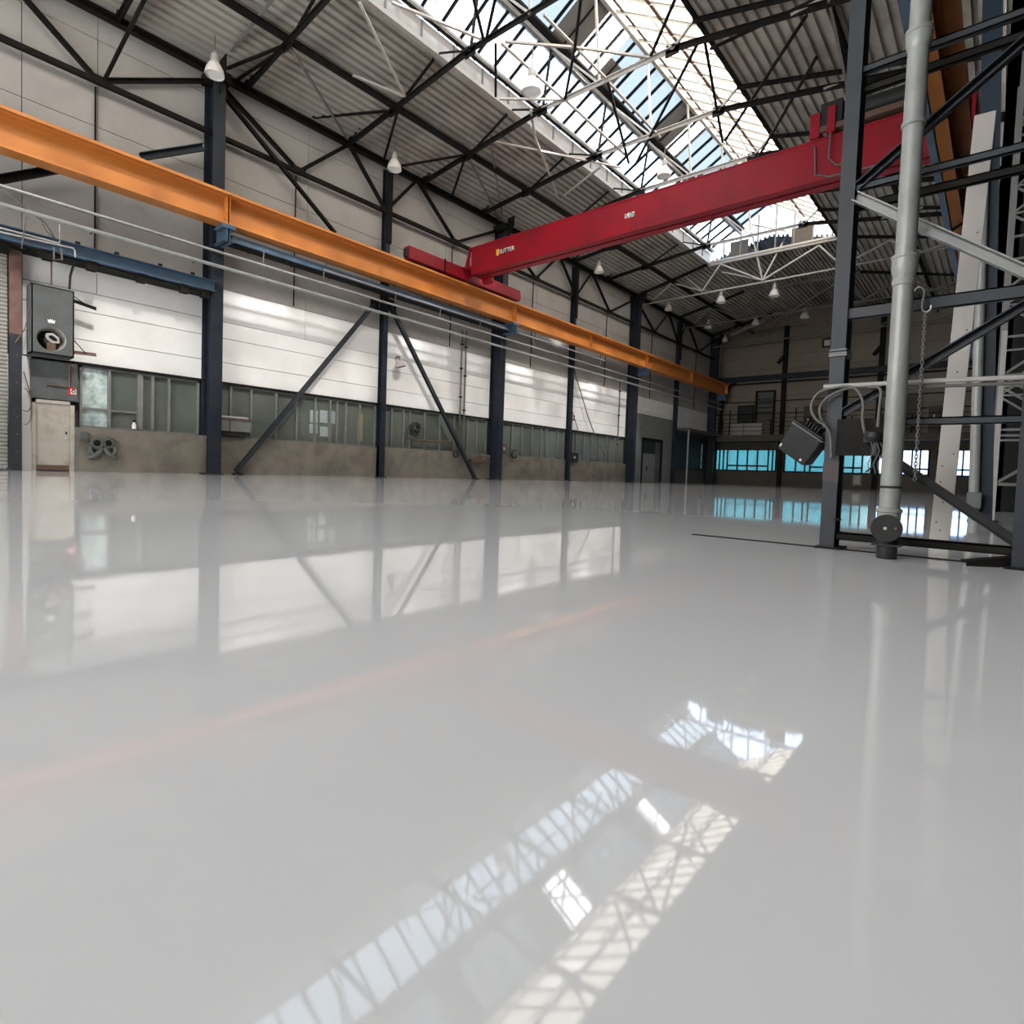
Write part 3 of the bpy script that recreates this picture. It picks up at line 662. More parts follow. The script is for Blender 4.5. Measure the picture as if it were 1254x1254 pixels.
# ------------------------------------------------------------ hanging lamps
lamp0 = None
lamps = [(-18.25, 7.38, 11.72, 1.0, 'white bell lamp hanging at the head of the first blue column'),
         (-18.25, 13.95, 11.72, 1.0, 'white bell lamp hanging at the head of the slender propped post'),
         (-11.45, 13.75, 11.85, 1.12, 'white bell lamp hanging under the skylight'),
         (-10.6, 20.9, 12.0, 1.0, 'white bell lamp half hidden above the red girder'),
         (-18.05, 28.2, 11.85, 1.0, 'grey bell lamp just below the red girder near the wall'),
         (-18.3, 37.7, 12.0, 1.0, 'small white bell lamp near the third blue column head'),
         (-14.35, 36.9, 11.7, 1.1, 'bright white bell lamp, nearer the wall of the two under the lantern end'),
         (-11.26, 37.4, 11.7, 1.15, 'bright white bell lamp, nearer the pipe of the two under the lantern end'),
         (-17.9, 43.8, 12.0, 1.0, 'dim bell lamp by the thick pale roof pipe'),
         (-18.4, 48.7, 12.0, .9, 'dim bell lamp in the far wall corner'),
         (-14.6, 44.5, 12.0, 1.0, 'dim bell lamp, middle of the far row'),
         (-11.3, 44.7, 12.05, 1.1, 'dim bell lamp at the pipe end of the far row')]
for i, (x, y, z, s, lab) in enumerate(lamps):
    if lamp0 is None:
        t = thing('hanging_lamp', lab, 'lamp', (x, y, z), 'bell lamps hanging from the roof'); lamp0 = t
        MB().lathe((x, y, z), [(.26,0),(.268,.012),(.262,.06),(.235,.18),(.17,.31),(.115,.38),(.105,.385),(.16,.30),(.225,.17),(.25,.05),(.25,.005)], 28).build('reflector', M['enamel'], t)
        MB().lathe((x, y, z), [(0,.03),(.15,.035),(.245,.05),(.22,.075),(0,.12)], 24).build('lens', M['lens'], t)
        MB().lathe((x, y, z), [(0,.37),(.11,.37),(.115,.40),(.10,.58),(.095,.60),(0,.61)], 20).build('gear_housing', M['pale'], t)
        MB().tube([(x, y, z + .6), (x, y, z + 1.15)], .018, 6).build('cable', M['rope'], t)
        MB().lathe((x, y, z), [(.03,.6),(.05,.62),(.03,.7),(0,.71)], 12).build('hook', M['galv'], t)
    else:
        t = copy_tree(lamp0); t.location = (x, y, z); t.scale = (s, s, s); t['label'] = lab

# ------------------------------------------------------------ wall side fittings
# shutter and portal post at the near end
t = thing('roller_shutter', 'grey slatted roller shutter at the picture edge beside the cream door', 'shutter', (-19.9, 1.5, 0))
sh = MB()
zz = 0.02
while zz < 5.6:
    sh.add([(-19.9, -3.5, zz), (-19.9, 2.98, zz), (-19.86, 2.98, zz + .05), (-19.86, -3.5, zz + .05), (-19.9, -3.5, zz + .1), (-19.9, 2.98, zz + .1)], [(0,1,2,3), (3,2,5,4)])
    zz += .1
sh.build('curtain', M['shutter'], t)
MB().box((-19.95, -3.5, 5.55), (-19.4, 2.98, 6.0)).build('shutter_box', M['dark'], t)
t = thing('portal_post', 'grey blue channel post with brown upper length between shutter and cream door', 'post', (-19.8, 3.1, 0))
a = (-19.750,3.014,0.018); b = (-19.750,3.253,0.025)
MB().chan((-19.75, (a[1]+b[1])/2, 0), (-19.75, (a[1]+b[1])/2, 3.55), .2, b[1]-a[1], .02, up=(0,1,0), roll=0).build('lower_channel', M['post'], t)
MB().box((-19.95, a[1], 3.55), (-19.76, b[1], 5.75)).build('upper_channel', M['brown'], t, label='primer brown upper length')
for z in (.5, .95, 1.4, 2.3, 3.0, 3.4): MB().lathe((-19.75, (a[1]+b[1])/2 + .02, z), [(0,0),(.025,0),(.025,.02),(0,.02)], 10, (1,0,0)).build('bolt', M['rust'], t)

# side panel and cream door
d = struct(thing('door_1', '', '', (-20.000,3.956,0.037))); del d['label']; del d['category']
a = (-19.970,3.494,1.932); b = (-19.970,4.424,2.043); ztop = a[2]
dy0, dy1 = a[1], b[1]
MB().box((-20.05, dy0, 0), (-19.94, dy0 + .08, ztop)).box((-20.05, dy1 - .1, 0), (-19.94, dy1, ztop)).box((-20.05, dy0, ztop - .09), (-19.94, dy1, ztop)).build('door_frame', M['door'], d)
lf = MB().box((-20.04, dy0 + .085, .02), (-19.98, dy1 - .105, ztop - .1)).build('door_leaf', M['door'], d)
MB().lathe((-19.98, dy1 - .18, ztop*.47), [(0,0),(.03,0),(.03,.01),(.012,.02),(.012,.05),(.028,.055),(.03,.075),(0,.09)], 14, (1,0,0)).build('knob', M['galv'], lf)
MB().box((-19.985, dy1 - .2, ztop*.53), (-19.972, dy1 - .16, ztop*.57)).build('keyhole_plate', M['signblack'], lf)
MB().box((-19.985, dy0 + .1, .02), (-19.968, dy1 - .12, .16)).build('kick_plate', M['rust'], lf)
struct(MB().box((-20.3, a[1] - .55, 0), (-19.99, dy0, 1.05)).box((-20.3, a[1] - .55, 1.05), (-20.02, dy0, 3.05)).build('wall_left_pier', M['white']))
struct(MB().box((-20.3, dy1, 0), (-19.95, 4.56, 1.25)).box((-20.3, dy0, ztop + .02), (-20.1, 4.56, 3.0)).build('trim_2', M['frame']))
t = thing('cover_panel', 'flat grey sheet steel panel above the cream door', 'panel', (-19.960,3.929,2.495))
p = (-19.960,3.459,2.926); q = (-19.960,4.497,2.097)
MB().box((-20.02, p[1], ztop + .03), (-19.96, q[1], 3.0)).build('sheet', M['grey'], t, bevel=.006)
MB().tube([(-19.93, p[1] + .35, 2.35), (-19.93, p[1] + .85, 2.33), (-19.93, p[1] + .85, 2.95)], .025, 8).build('pipe', M['rust'], t)
t = thing('fire_sign', 'small red and white fire sign on the grey panel above the cream door', 'sign', (-19.950,4.382,2.264))
p = (-19.950,4.280,2.341); q = (-19.950,4.476,2.140)
MB().box((-19.957, p[1], q[2]), (-19.945, q[1], p[2])).build('plate', M['signred'], t)
MB().box((-19.946, p[1] + .055, q[2] + .02), (-19.941, q[1] - .015, p[2] - .05)).build('white_field', M['signwhite'], t)
yc = (p[1] + .055 + q[1] - .015)/2; zc = (p[2]+q[2])/2
MB().torus((-19.94, yc, zc - .01), .04, .014, (1,0,0), 16, 6).tube([(-19.94, yc - .04, zc + .03), (-19.94, yc + .05, zc + .07)], .012, 6).build('pictogram', M['signblack'], t)

t = thing('fan_cabinet', 'grey wall mounted fan cabinet with round opening above the cream door', 'fan cabinet', (-19.700,3.876,3.995))
XF = -19.42
TL = (-19.420,3.389,4.880); TR = (-19.420,4.296,4.900); BL = (-19.420,3.388,3.094)
y0, y1, zt, zb = TL[1], TR[1], TL[2], BL[2]
MB().box((-20, y0, zb), (XF, y0 + .03, zt)).box((-20, y1 - .03, zb), (XF, y1, zt)).box((-20, y0, zt - .03), (XF, y1, zt)).box((-20, y0, zb), (XF, y1, zb + .03)).box((-19.99, y0, zb), (-19.95, y1, zt)).build('casing', M['grey'], t)
cc = (-19.420,3.811,3.513); R0 = .315
fp = MB(); N = 40; vs = []
for k in range(N):
    a_ = 2*PI*k/N; cy, cz = math.cos(a_), math.sin(a_)
    vs.append((XF, cc[1] + R0*cy, cc[2] + R0*cz))
for k in range(N):
    a_ = 2*PI*k/N; cy, cz = math.cos(a_), math.sin(a_)
    s_ = min(((y1 if cy > 0 else y0) - cc[1])/cy if abs(cy) > 1e-6 else 1e9, ((zt if cz > 0 else zb) - cc[2])/cz if abs(cz) > 1e-6 else 1e9)
    vs.append((XF, cc[1] + s_*cy, cc[2] + s_*cz))
fp.add(vs, [(k, N+k, N+(k+1) % N, (k+1) % N) for k in range(N)])
# square off the outer corners
def corner(yy, zz_): return (XF, yy, zz_)
fa = MB(); fa.v = fp.v; fa.f = fp.f; fa.sm = fp.sm
for yy, zz_ in ((y1, zt), (y0, zt), (y0, zb), (y1, zb)):
    on = [v for v in vs[N:] if abs(v[1]-yy) < 1e-4]; oz = [v for v in vs[N:] if abs(v[2]-zz_) < 1e-4]
    va = min(on, key=lambda v: abs(v[2]-zz_)); vb = min(oz, key=lambda v: abs(v[1]-yy))
    fa.add([va, corner(yy, zz_), vb], [(0,1,2)])
fa.build('front_panel', M['grey'], t)
MB().lathe((XF, cc[1], cc[2]), [(R0, 0), (R0*.97, -.06), (R0*.9, -.2), (R0*.8, -.32)], 36, (1,0,0)).build('inlet_ring', M['pale'], t)
MB().box((-19.9, cc[1] - .4, cc[2] - .35), (-19.86, cc[1] + .4, cc[2] + .4)).build('back_plate', M['black'], t)
mo = MB().lathe((-19.75, cc[1] + .02, cc[2] - .02), [(0,0),(.15,0),(.17,.06),(.16,.2),(.1,.24),(0,.25)], 20, (1,0,-.15)).build('fan_motor', M['greyd'], t)
MB().tube([(-19.5, cc[1] - .1, cc[2] + .10), (-19.46, cc[1] + .02, cc[2] + .13), (-19.46, cc[1] + .14, cc[2] + .05), (-19.48, cc[1] + .16, cc[2] - .06), (-19.5, cc[1] + .04, cc[2] - .07), (-19.5, cc[1] - .06, cc[2] + .0), (-19.5, cc[1] - .1, cc[2] + .10)], .035, 8).build('motor_bracket', M['pale'], mo)
MB().box((-19.6, cc[1] - .08, cc[2] - .32), (-19.5, cc[1] + .1, cc[2] - .08)).build('terminal_box', M['rust'], mo)
ec = (-19.415,3.803,3.982)
cr = [(-.06,-.05),(.06,-.05),(.075,.03),(.035,.005),(.022,.05),(0,.015),(-.022,.05),(-.035,.005),(-.075,.03)]
MB().prof((XF + .001, ec[1], ec[2]), (XF + .006, ec[1], ec[2]), [(-x*1.1, z*1.1) for x, z in cr]).build('emblem', M['signwhite'], t)
for (py, yy) in ((368, 378), (431, 434)):
    a = (-19.550,4.307,4.662) if py == 368 else (-19.550,4.292,3.270)
    b = (-19.550,4.829,4.565) if py == 368 else (-19.550,4.833,3.287)
    ar = MB().ang(a, b, .07, .09, .02).build('bracket_arm', M['brown'] if py != 368 else M['dark'], t)
    MB().tube([add3(a, (0, 0, .35 if py != 368 else .12)), lerp(a, b, .55)], .012, 6).build('stay', M['dark'], ar)
MB().tube([(-19.600,3.838,4.963), (-19.600,3.838,5.627), (-19.500,3.939,5.958)], .022, 8).build('pipe', M['brown'], t)
MB().tube([(-19.600,4.227,4.957), (-19.600,4.245,5.312), (-19.550,4.323,5.696)], .03, 8).build('pipe', M['greyd'], t)
MB().tube([(-19.6, y0 + .02, zt - .5), (-19.6, y0 - .1, zt - 1.2), (-19.6, y0 - .3, zb + .2)], .010, 6).build('cable', M['brown'], t)
t = thing('cable', 'thin dark cables dangling between grey blue portal post and cream door', 'cable', (-19.900,3.380,1.655))
MB().tube(smooth([(-19.900,3.313,2.617), (-19.900,3.414,2.200), (-19.900,3.465,1.882), (-19.900,3.448,1.663), (-19.900,3.380,1.569), (-19.900,3.296,1.603)]), .011, 6).build('lead', M['brown'], t)
MB().tube(smooth([(-19.900,3.313,2.187), (-19.900,3.380,2.131), (-19.900,3.448,1.988), (-19.900,3.464,1.447), (-19.900,3.396,1.245), (-19.900,3.312,1.216)]), .010, 6).build('lead', M['rope'], t)
t = thing('gas_bracket', 'small grey bracket box beside the twin hose hangers', 'bracket', (-19.900,4.619,1.004))
p = (-19.900,4.542,1.114); q = (-19.900,4.734,0.896)
MB().box((-19.95, p[1], q[2]), (-19.86, q[1], p[2])).build('box', M['grey'], t, bevel=.008)
MB().box((-19.95, p[1] - .02, q[2] - .03), (-19.82, q[1] + .05, q[2])).build('shelf', M['rust'], t)
# twin cast hangers on the dado
for i, (px, lab) in enumerate(((119, 'cast grey hose hanger on the dado, nearer the cream door'), (133.5, 'cast grey hose hanger on the dado, nearer the blue column'))):
    cx_ = (-19.860,4.939,0.816) if i == 0 else (-19.860,5.217,0.833)
    t = thing('hose_hanger', lab, 'hanger', cx_, 'twin hose hangers')
    MB().lathe(add3(cx_, (-.1, 0, 0)), [(.10,0),(.17,.02),(.19,.09),(.15,.14),(.10,.14),(.08,.06),(.10,0)], 8, (1,0,0)).build('rim', M['grey'], t)
    s_ = -1 if i == 0 else 1
    MB().tube([add3(cx_, (.0, .12*-s_, -.14)), add3(cx_, (.02, .02*-s_, -.28)), add3(cx_, (.02, .12*s_, -.40)), add3(cx_, (0, .22*s_, -.42))], [.06,.07,.06,.05], 8).build('arm', M['grey'], t)
    MB().tube([add3(cx_, (.0, .16*s_, -.10)), add3(cx_, (.02, .17*s_, -.25)), add3(cx_, (.02, .05*s_, -.36))], [.05,.06,.05], 8).build('arm', M['grey'], t)
    MB().lathe(add3(cx_, (-.02, 0, 0)), [(0,0),(.05,0),(.05,.04),(0,.05)], 10, (1,0,0)).build('hub', M['dark'], t)
t = thing('flask', 'small white flask standing on the glazing ledge', 'flask', (-19.900,5.868,1.336))
p = (-19.980,5.892,1.290)
MB().lathe((-19.97, p[1], 1.31), [(0,0),(.06,0),(.06,.12),(.035,.15),(.03,.2),(0,.2)], 12).build('body', M['enamel'], t)
MB().lathe((-19.97, p[1], 1.31), [(0,.2),(.04,.2),(.04,.26),(0,.27)], 12).build('cap', M['dark'], t)
# green grey wall heater box
t = thing('switch_trough', 'long green grey box with pipe on the wall right after the first blue column', 'box', (-19.900,8.857,1.687))
p = (-19.750,8.310,1.824); q = (-19.750,9.320,1.443)
MB().box((-19.98, p[1], q[2]), (-19.75, q[1], p[2])).build('casing', M['frame'], t, bevel=.01)
MB().box((-19.98, p[1] - .02, p[2]), (-19.72, q[1] + .02, p[2] + .04)).build('lid', M['rust'], t)
MB().tube([(-19.74, p[1], p[2] + .09), (-19.74, q[1] - .1, p[2] + .09)], .035, 8).build('pipe', M['pale'], t)
MB().box((-19.95, p[1] + .1, q[2] - .16), (-19.8, q[1] - .1, q[2])).build('under_tray', M['black'], t)
MB().bar((-19.74, (p[1]+q[1])/2 - .2, q[2]), (-19.74, (p[1]+q[1])/2 - .2, p[2]), .04, .02).build('strap', M['rust'], t)
# wall lamp
w = (-19.700,15.623,4.806)
t = thing('wall_lamp', 'small tilted bell lamp fixed on the white wall right of the propped post', 'lamp', w)
MB().lathe(w, [(.24,-.12),(.25,-.10),(.20,.02),(.12,.12),(.08,.16),(0,.17)], 20, (-.15,-.25,1)).build('reflector', M['pale'], t)
MB().lathe(w, [(0,-.08),(.23,-.10),(.235,-.12),(0,-.14)], 20, (-.15,-.25,1)).build('rim', M['rust'], t)
MB().tube([add3(w, (0, -.03, .16)), add3(w, (-.05, -.02, .33)), (-20, w[1], w[2] + .3)], .03, 8).build('arm', M['rust'], t)
# hose coil and pipe on the glazing, later bays
p = (-19.800,16.559,2.160)
t = thing('hose_coil', 'dark coiled hose hanging on the glazing past the propped post', 'hose', p)
MB().torus(p, .22, .06, (1,0,.1), 18, 8).torus(add3(p, (.07, .05, -.05)), .22, .055, (1,.2,.1), 18, 8).torus(add3(p, (.05, .1, .08)), .18, .05, (1,-.2,.1), 18, 8).build('coil', M['black'], t)
MB().tube([(-19.850,16.204,1.743), (-19.850,16.995,1.651), (-19.850,18.894,1.733), (-19.800,19.077,1.321)], .04, 8).build('pipe', M['rust'], t)
MB().torus((-19.800,19.137,1.169), .15, .04, (1,0,0), 14, 6).build('loop', M['black'], t)
p = (-19.800,20.712,1.000)
t = thing('valve_box', 'rusty valve box low on the dado against the second blue column', 'valve', p)
MB().box((-19.93, p[1] - .55, p[2] - .2), (-19.7, p[1] + .35, p[2] - .02)).build('body', M['rust'], t, bevel=.02)
MB().tube([(-19.75, p[1] - .6, p[2] + .12), (-19.75, p[1] + .4, p[2] + .15)], .05, 8).build('pipe', M['rope'], t)
MB().lathe((-19.7, p[1], p[2] + .1), [(0,0),(.12,0),(.12,.04),(.03,.05),(.03,.1),(0,.1)], 14, (1,0,0)).build('hand_wheel', M['rust'], t)
# vertical conduits
for i, (x1, y1_, x2, y2_, lab) in enumerate(((566.5, 405, 565, 522, 'thin vertical conduit on the white wall before the second column'), (571.5, 405, 568.5, 545, 'second thin conduit close beside it before the second column'),
                                        (762, 470, 755, 588, 'tall thin conduit running down before the third blue column'))):
    a = [(-19.930,19.467,7.035), (-19.930,19.739,7.092), (-19.930,34.384,7.028)][i]; b = [(-19.930,19.585,2.520), (-19.930,19.818,1.634), (-19.930,34.394,0.549)][i]
    t = thing('conduit', lab, 'conduit', b)
    MB().tube([(-19.93, a[1], b[2]), (-19.93, a[1], a[2])], .035, 8).build('tube', M['rope'], t)
    for f in (.3, .6, .85): MB().box((-19.98, a[1] - .07, b[2] + (a[2]-b[2])*f), (-19.88, a[1] + .07, b[2] + (a[2]-b[2])*f + .06)).build('clip', M['dark'], t)
t = thing('sloping_cable', 'loose cable sloping down the white wall past the slender post', 'cable', (-19.800,30.353,4.517))
MB().tube([(-19.800,28.679,6.663), (-19.800,29.171,5.862), (-19.750,30.314,4.008), (-19.700,31.386,2.563), (-19.700,32.445,1.680)], .035, 6).build('cable', M['rope'], t)
MB().tube([(-19.700,32.445,1.680), (-19.700,31.071,1.671), (-19.750,29.807,2.214), (-19.850,28.658,4.339)], .025, 6).build('cable', M['rope'], t)
for (px, lab, a, b) in (('a', 'grey control box on the glazing beside the second blue column', (-19.800,22.379,1.866), (-19.800,22.793,1.338)), ('b', 'dark machine box with round dial on the dado after the slender post', (-19.800,28.683,1.709), (-19.800,29.511,1.151)),
                        ('c', 'tiny brown box on the white wall just past the slender post', (-19.850,28.599,3.945), (-19.850,29.053,3.646))):
    t = thing('control_box', lab, 'box', a)
    MB().box((-19.97, a[1], b[2]), (a[0], b[1], a[2])).build('casing', M['greyd'] if px == 'b' else M['rust'], t, bevel=.01)
    MB().lathe((a[0], (a[1]+b[1])/2, (a[2]+b[2])/2), [(0,0),(.09,0),(.08,.03),(0,.03)], 12, (1,0,0)).build('dial', M['pale'], t)
    MB().tube([(-19.9, (a[1]+b[1])/2, b[2]), (-19.9, (a[1]+b[1])/2, b[2] - .25)], .02, 6).build('lead', M['black'], t)
p = (-19.800,23.454,1.369)
t = thing('hose_coil', 'small dark hose hook on the glazing past the second blue column', 'hose', p)
MB().torus(p, .2, .05, (1,0,0), 14, 6, PI*.1, PI*1.6).build('coil', M['black'], t)

# far bays of the crane wall: grey door, corrugated panel, dark canopy
struct(MB().box((-20.3, 35.9, 0), (-20.05, YF, 4.4)).build('trim_3', M['bulkhead']))
struct(MB().box((-20.05, 35.95, 3.25), (-19.9, 42.7, 4.9)).build('trim_4', M['frame']))
d = struct(thing('door_2', '', '', (-19.95, 39, 0))); del d['label']; del d['category']
p = (-19.950,37.796,1.797); q = (-19.950,41.059,1.934)
y0, y1 = p[1], q[1]
MB().box((-20.05, y0, 0), (-19.88, y0 + .16, 3.2)).box((-20.05, y1 - .16, 0), (-19.88, y1, 3.2)).box((-20.05, y0, 3.05), (-19.88, y1, 3.22)).build('door_frame', M['dark'], d)
lf = MB().box((-20.04, y0 + .16, .02), (-19.95, y0 + 2.2, 2.1)).build('door_leaf', M['frame'], d)
MB().box((-20.04, y0 + .16, 2.14), (-19.96, y0 + 2.2, 3.05)).build('fanlight', M['greyd'], d)
MB().box((-19.95, y0 + .8, .9), (-19.9, y0 + .95, 1.15)).build('handle', M['black'], lf)
MB().box((-20.04, y0 + 2.2, .02), (-20.0, y1 - .16, 3.05)).build('side_panel', M['dirty'], d)
struct(MB().box((-20.05, 36.0, 0), (-19.92, y0, 3.25)).box((-20.05, y1, 0), (-19.92, 42.7, 3.25)).build('trim_5', M['frame']))
t = thing('canopy', 'dark canopy on a pale pipe leg in the far wall corner', 'canopy', (-18.6, 46, 0))
zc = 4.28
MB().box((-20, 43.3, zc - .12), (-18.9, 51.6, zc + .05)).build('roof_slab', M['bulkhead'], t)
MB().tube([(-18.9, 43.4, 0), (-18.9, 43.4, zc - .1)], .07, 10).build('leg', M['pipe'], t)
MB().box((-19.98, 43.2, 1.2), (-19.9, 51, 3.9)).build('dark_glazing', M['greyd'], t)
MB().box((-19.9, 48.5, 1.3), (-19.86, 48.7, 3.4)).build('light_strip', M['paneclear'], t)

# far gable wall fittings
for i, (x, lab) in enumerate(((-14.4, 'dark steel post in the middle of the far wall'), (-7.5, 'dark steel post on far wall partly behind the hanging grey housing'))):
    t = thing('gable_post', lab, 'post', (x, YF - .2, 0), 'posts of the far wall')
    MB().ibeam((x, YF - .18, 0), (x, YF - .18, 13.4), .34, .3, .03, .03, up=(0,1,0)).build('shaft', M['dark'], t)
    MB().bar((x - .1, YF - .4, 10.9), (x - .5, YF - .5, 10.3), .2, .25).build('bracket', M['dark'], t)
t = thing('gable_beam', 'dark blue steel beam crossing the far wall at crane height', 'beam', (-10, YF - .3, 9.2))
MB().ibeam((-20, YF - .4, 9.2), (.5, YF - .4, 9.2), .3, .42, .05, .04).build('beam', M['navy'], t)
MB().tube([(-18.3, YF - .5, 8.85), (-18.8, YF - .5, 8.7), (-19.4, YF - .5, 7.6), (-19.5, YF - .5, 4.3)], .12, 8).build('down_pipe', M['dark'], t)
MB().tube([(-18.3, YF - .5, 8.75), (.3, YF - .5, 8.75)], .06, 8).build('pipe', M['dark'], t)
t = thing('gallery', 'dark gallery floor with railings along the far wall above the blue windows', 'gallery', (-10, YF - 1, 3.6))
MB().box((-20, YF - 1.6, 3.75), (.6, YF - .05, 4.25)).build('deck', M['bulkhead'], t)
for x in [-19.6, -18.9, -18.3, -14.9, -13.0, -11.9, -10.4, -9.0, -7.0, -5.2, -3.4, -1.6]:
    MB().tube([(x, YF - 1.5, 4.25), (x, YF - 1.5, 6.4 if x in (-19.6, -18.3, -13.0) else 5.6)], .05, 6).build('railing_post', M['dark'], t)
for z in (4.6, 4.95, 5.3, 5.65): MB().tube([(-19.9, YF - 1.5, z), (.3, YF - 1.5, z)], .025, 6).build('railing_bar', M['dark'], t)
for z in (6.15, 7.2): MB().tube([(-19.9, YF - .3, z), (.3, YF - .3, z)], .04, 6).build('wall_rail', M['dark'], t)
t = thing('ladder_frame', 'dark framed grey panel standing like a ladder on the far gallery', 'ladder', (-15.7, YF - .3, 4.25))
p = (-16.535,51.700,8.044); q = (-15.062,51.700,7.953)
for x in (p[0], q[0]): MB().bar((x, YF - .35, 4.25), (x, YF - .35, 8.1), .14, .14).build('rail', M['dark'], t)
MB().bar((p[0], YF - .35, 8.05), (q[0], YF - .35, 8.05), .12, .12).build('rung', M['dark'], t)
for k in range(9): MB().bar((p[0], YF - .35, 4.5 + k*.36), (q[0], YF - .35, 4.5 + k*.36), .05, .06).build('rung', M['dark'], t)
MB().box((p[0], YF - .2, 6.2), (q[0], YF - .16, 8.0)).build('panel', M['grey'], t)
e = struct(thing('window_10', '', '', (-17.8, YF, 6))); del e['label']; del e['category']
p = (-18.178,52.000,6.963); q = (-16.763,52.000,5.340)
MB().box((p[0], YF - .08, q[2]), (q[0], YF + .02, p[2])).build('window_frame', M['dark'], e)
MB().box((p[0] + .12, YF - .10, q[2] + .1), (q[0] - .12, YF - .07, p[2] - .1)).build('pane', M['black'], e)
t = thing('wall_cupboard', 'pale low cupboard under the dark opening on the far gallery', 'cupboard', (-17.7, YF - .3, 4.25))
MB().box((-18.7, YF - .5, 4.25), (-15.9, YF - .1, 5.35)).build('body', M['pale'], t, bevel=.01)
MB().box((-17.45, YF - .53, 4.28), (-17.42, YF - .5, 5.3)).build('door_gap', M['dark'], t)
for i, (x0, x1, z0_, z1_, lab) in enumerate(((-12.6, -11.4, 4.3, 6.6, 'dark brown crate rack on the far gallery beside the middle post'), (-6.4, -4.9, 4.3, 7.0, 'tall dark locker on the far gallery seen past the grey pipe'), (-4.3, -3.0, 4.3, 6.2, 'short dark locker on the far gallery near the pale slanting plank'))):
    t = thing('locker', lab, 'locker', ((x0+x1)/2, YF - .5, z0_), 'lockers on the far gallery')
    MB().box((x0, YF - .8, z0_), (x1, YF - .25, z1_)).build('body', M['bulkhead'], t, bevel=.02)
    MB().box(((x0+x1)/2 - .02, YF - .83, z0_ + .1), ((x0+x1)/2 + .02, YF - .8, z1_ - .1)).build('door_gap', M['black'], t)
    MB().box((x0 + .3, YF - .84, z0_ + 1.1), (x0 + .36, YF - .8, z0_ + 1.3)).build('handle', M['galv'], t)
t = thing('gable_lamp', 'small white box lamp fixed on the tan far wall', 'lamp', (-11.310,51.800,11.642))
p = (-11.499,51.800,11.859); q = (-11.064,51.800,11.419)
MB().box((p[0], YF - .35, q[2]), (q[0], YF - .05, p[2])).build('housing', M['enamel'], t, bevel=.02)
MB().box((p[0] - .2, YF - .12, q[2] - .1), (q[0], YF, p[2] + .2)).build('bracket', M['greyd'], t)
t = thing('notice_board', 'small brown notice below the far windows beside the steel post', 'notice', (-8.619,51.900,0.470))
p = (-8.978,51.900,0.905); q = (-8.370,51.900,-0.030)
MB().box((p[0], YF - .08, .3), (q[0], YF - .04, 1.15)).build('board', M['tan'], t)
MB().box((p[0] + .1, YF - .085, .4), (q[0] - .1, YF - .08, 1.05)).build('sheet', M['door'], t)

# ------------------------------------------------------------ steel frame on the pipe side
fr = thing('service_frame', 'dark grey blue steel frame of posts, rails and diagonals behind the pipe', 'steel frame', (-.38, 4.2, 0))
MB().box((-.885, 4.15, 0), (-.80, 4.162, 3.95)).box((-.850, 4.162, 0), (-.838, 4.30, 3.95)).box((-.885, 4.30, 0), (-.80, 4.312, 3.95)).build('post', M['post'], fr)
MB().box((.06, 4.06, 0), (.16, 4.072, 3.95)).box((.104, 4.072, 0), (.116, 4.24, 3.95)).box((.06, 4.24, 0), (.16, 4.252, 3.95)).build('post', M['post'], fr)
MB().box((-.91, 4.13, 0), (-.76, 4.34, .012)).build('base_plate', M['dark'], fr)
MB().box((.03, 4.03, 0), (.2, 4.28, .012)).build('base_plate', M['dark'], fr)
def rail(z, h, m='post', dep=.10, y=4.17, x0=-.80, x1=.9):
    return MB().box((x0, y, z - h), (x1, y + .006, z)).box((x0, y, z - .008), (x1, y + dep, z)).box((x0, y, z - h), (x1, y + .03, z - h + .006)).build('rail', M[m], fr)
rail(3.02, .045); rail(3.02 - .10, .05, 'dark', .06, 4.21)
rail(2.30, .045); rail(2.30 - .10, .05, 'dark', .06, 4.21)
rail(1.535, .075); rail(.83, .045, 'post'); rail(.11, .048, 'dark', .08)
MB().chan((-.80, 4.19, 2.22), (.9, 4.19, .94), .05, .06, .008).build('diagonal', M['pipe'], fr)
MB().chan((-.79, 4.20, 2.28), (.9, 4.20, 2.28 + 1.69*.735), .05, .05, .006).build('diagonal', M['post'], fr)
MB().chan((-.80, 4.20, .87), (.9, 4.20, .87 + 1.70*.652), .05, .05, .006).build('diagonal', M['post'], fr)
MB().chan((-.80, 4.21, .79), (.11, 4.21, .11), .05, .055, .006).build('diagonal', M['greyd'], fr)
MB().chan((.1, 4.15, .04), (-.12, 3.98, 0.005), .05, .05, .008).build('foot_strut', M['dark'], fr)
MB().box((-.89, 4.14, 1.23), (-.79, 4.32, 1.255)).box((-.89, 4.14, 1.265), (-.79, 4.32, 1.275)).build('clamp_band', M['grey'], fr)
MB().box((-.888, 4.147, .43), (-.797, 4.15, .56)).build('paint_band', M['maroon'], fr, label='faded brown painted band')
MB().box((-.82, 4.14, .60), (-.47, 4.16, .83)).build('side_plate', M['dark'], fr)
MB().box((-.80, 4.10, .19), (-.765, 4.15, .2)).build('stub_bolt', M['dark'], fr)

# cable conduits crossing the frame
t = thing('conduit', 'pale conduit crossing the steel frame above the hanging grey housing', 'conduit', (-.4, 4.1, 1.03))
MB().tube([(-.9, 4.1, 1.035), (-.3, 4.1, 1.03), (.25, 4.1, 1.015), (1.0, 4.1, 1.0)], .014, 8).build('tube', M['pale'], t)
MB().tube([(-.47, 4.12, 1.005), (.25, 4.12, .99), (1.0, 4.12, .98)], .010, 8).build('tube', M['rope'], t)

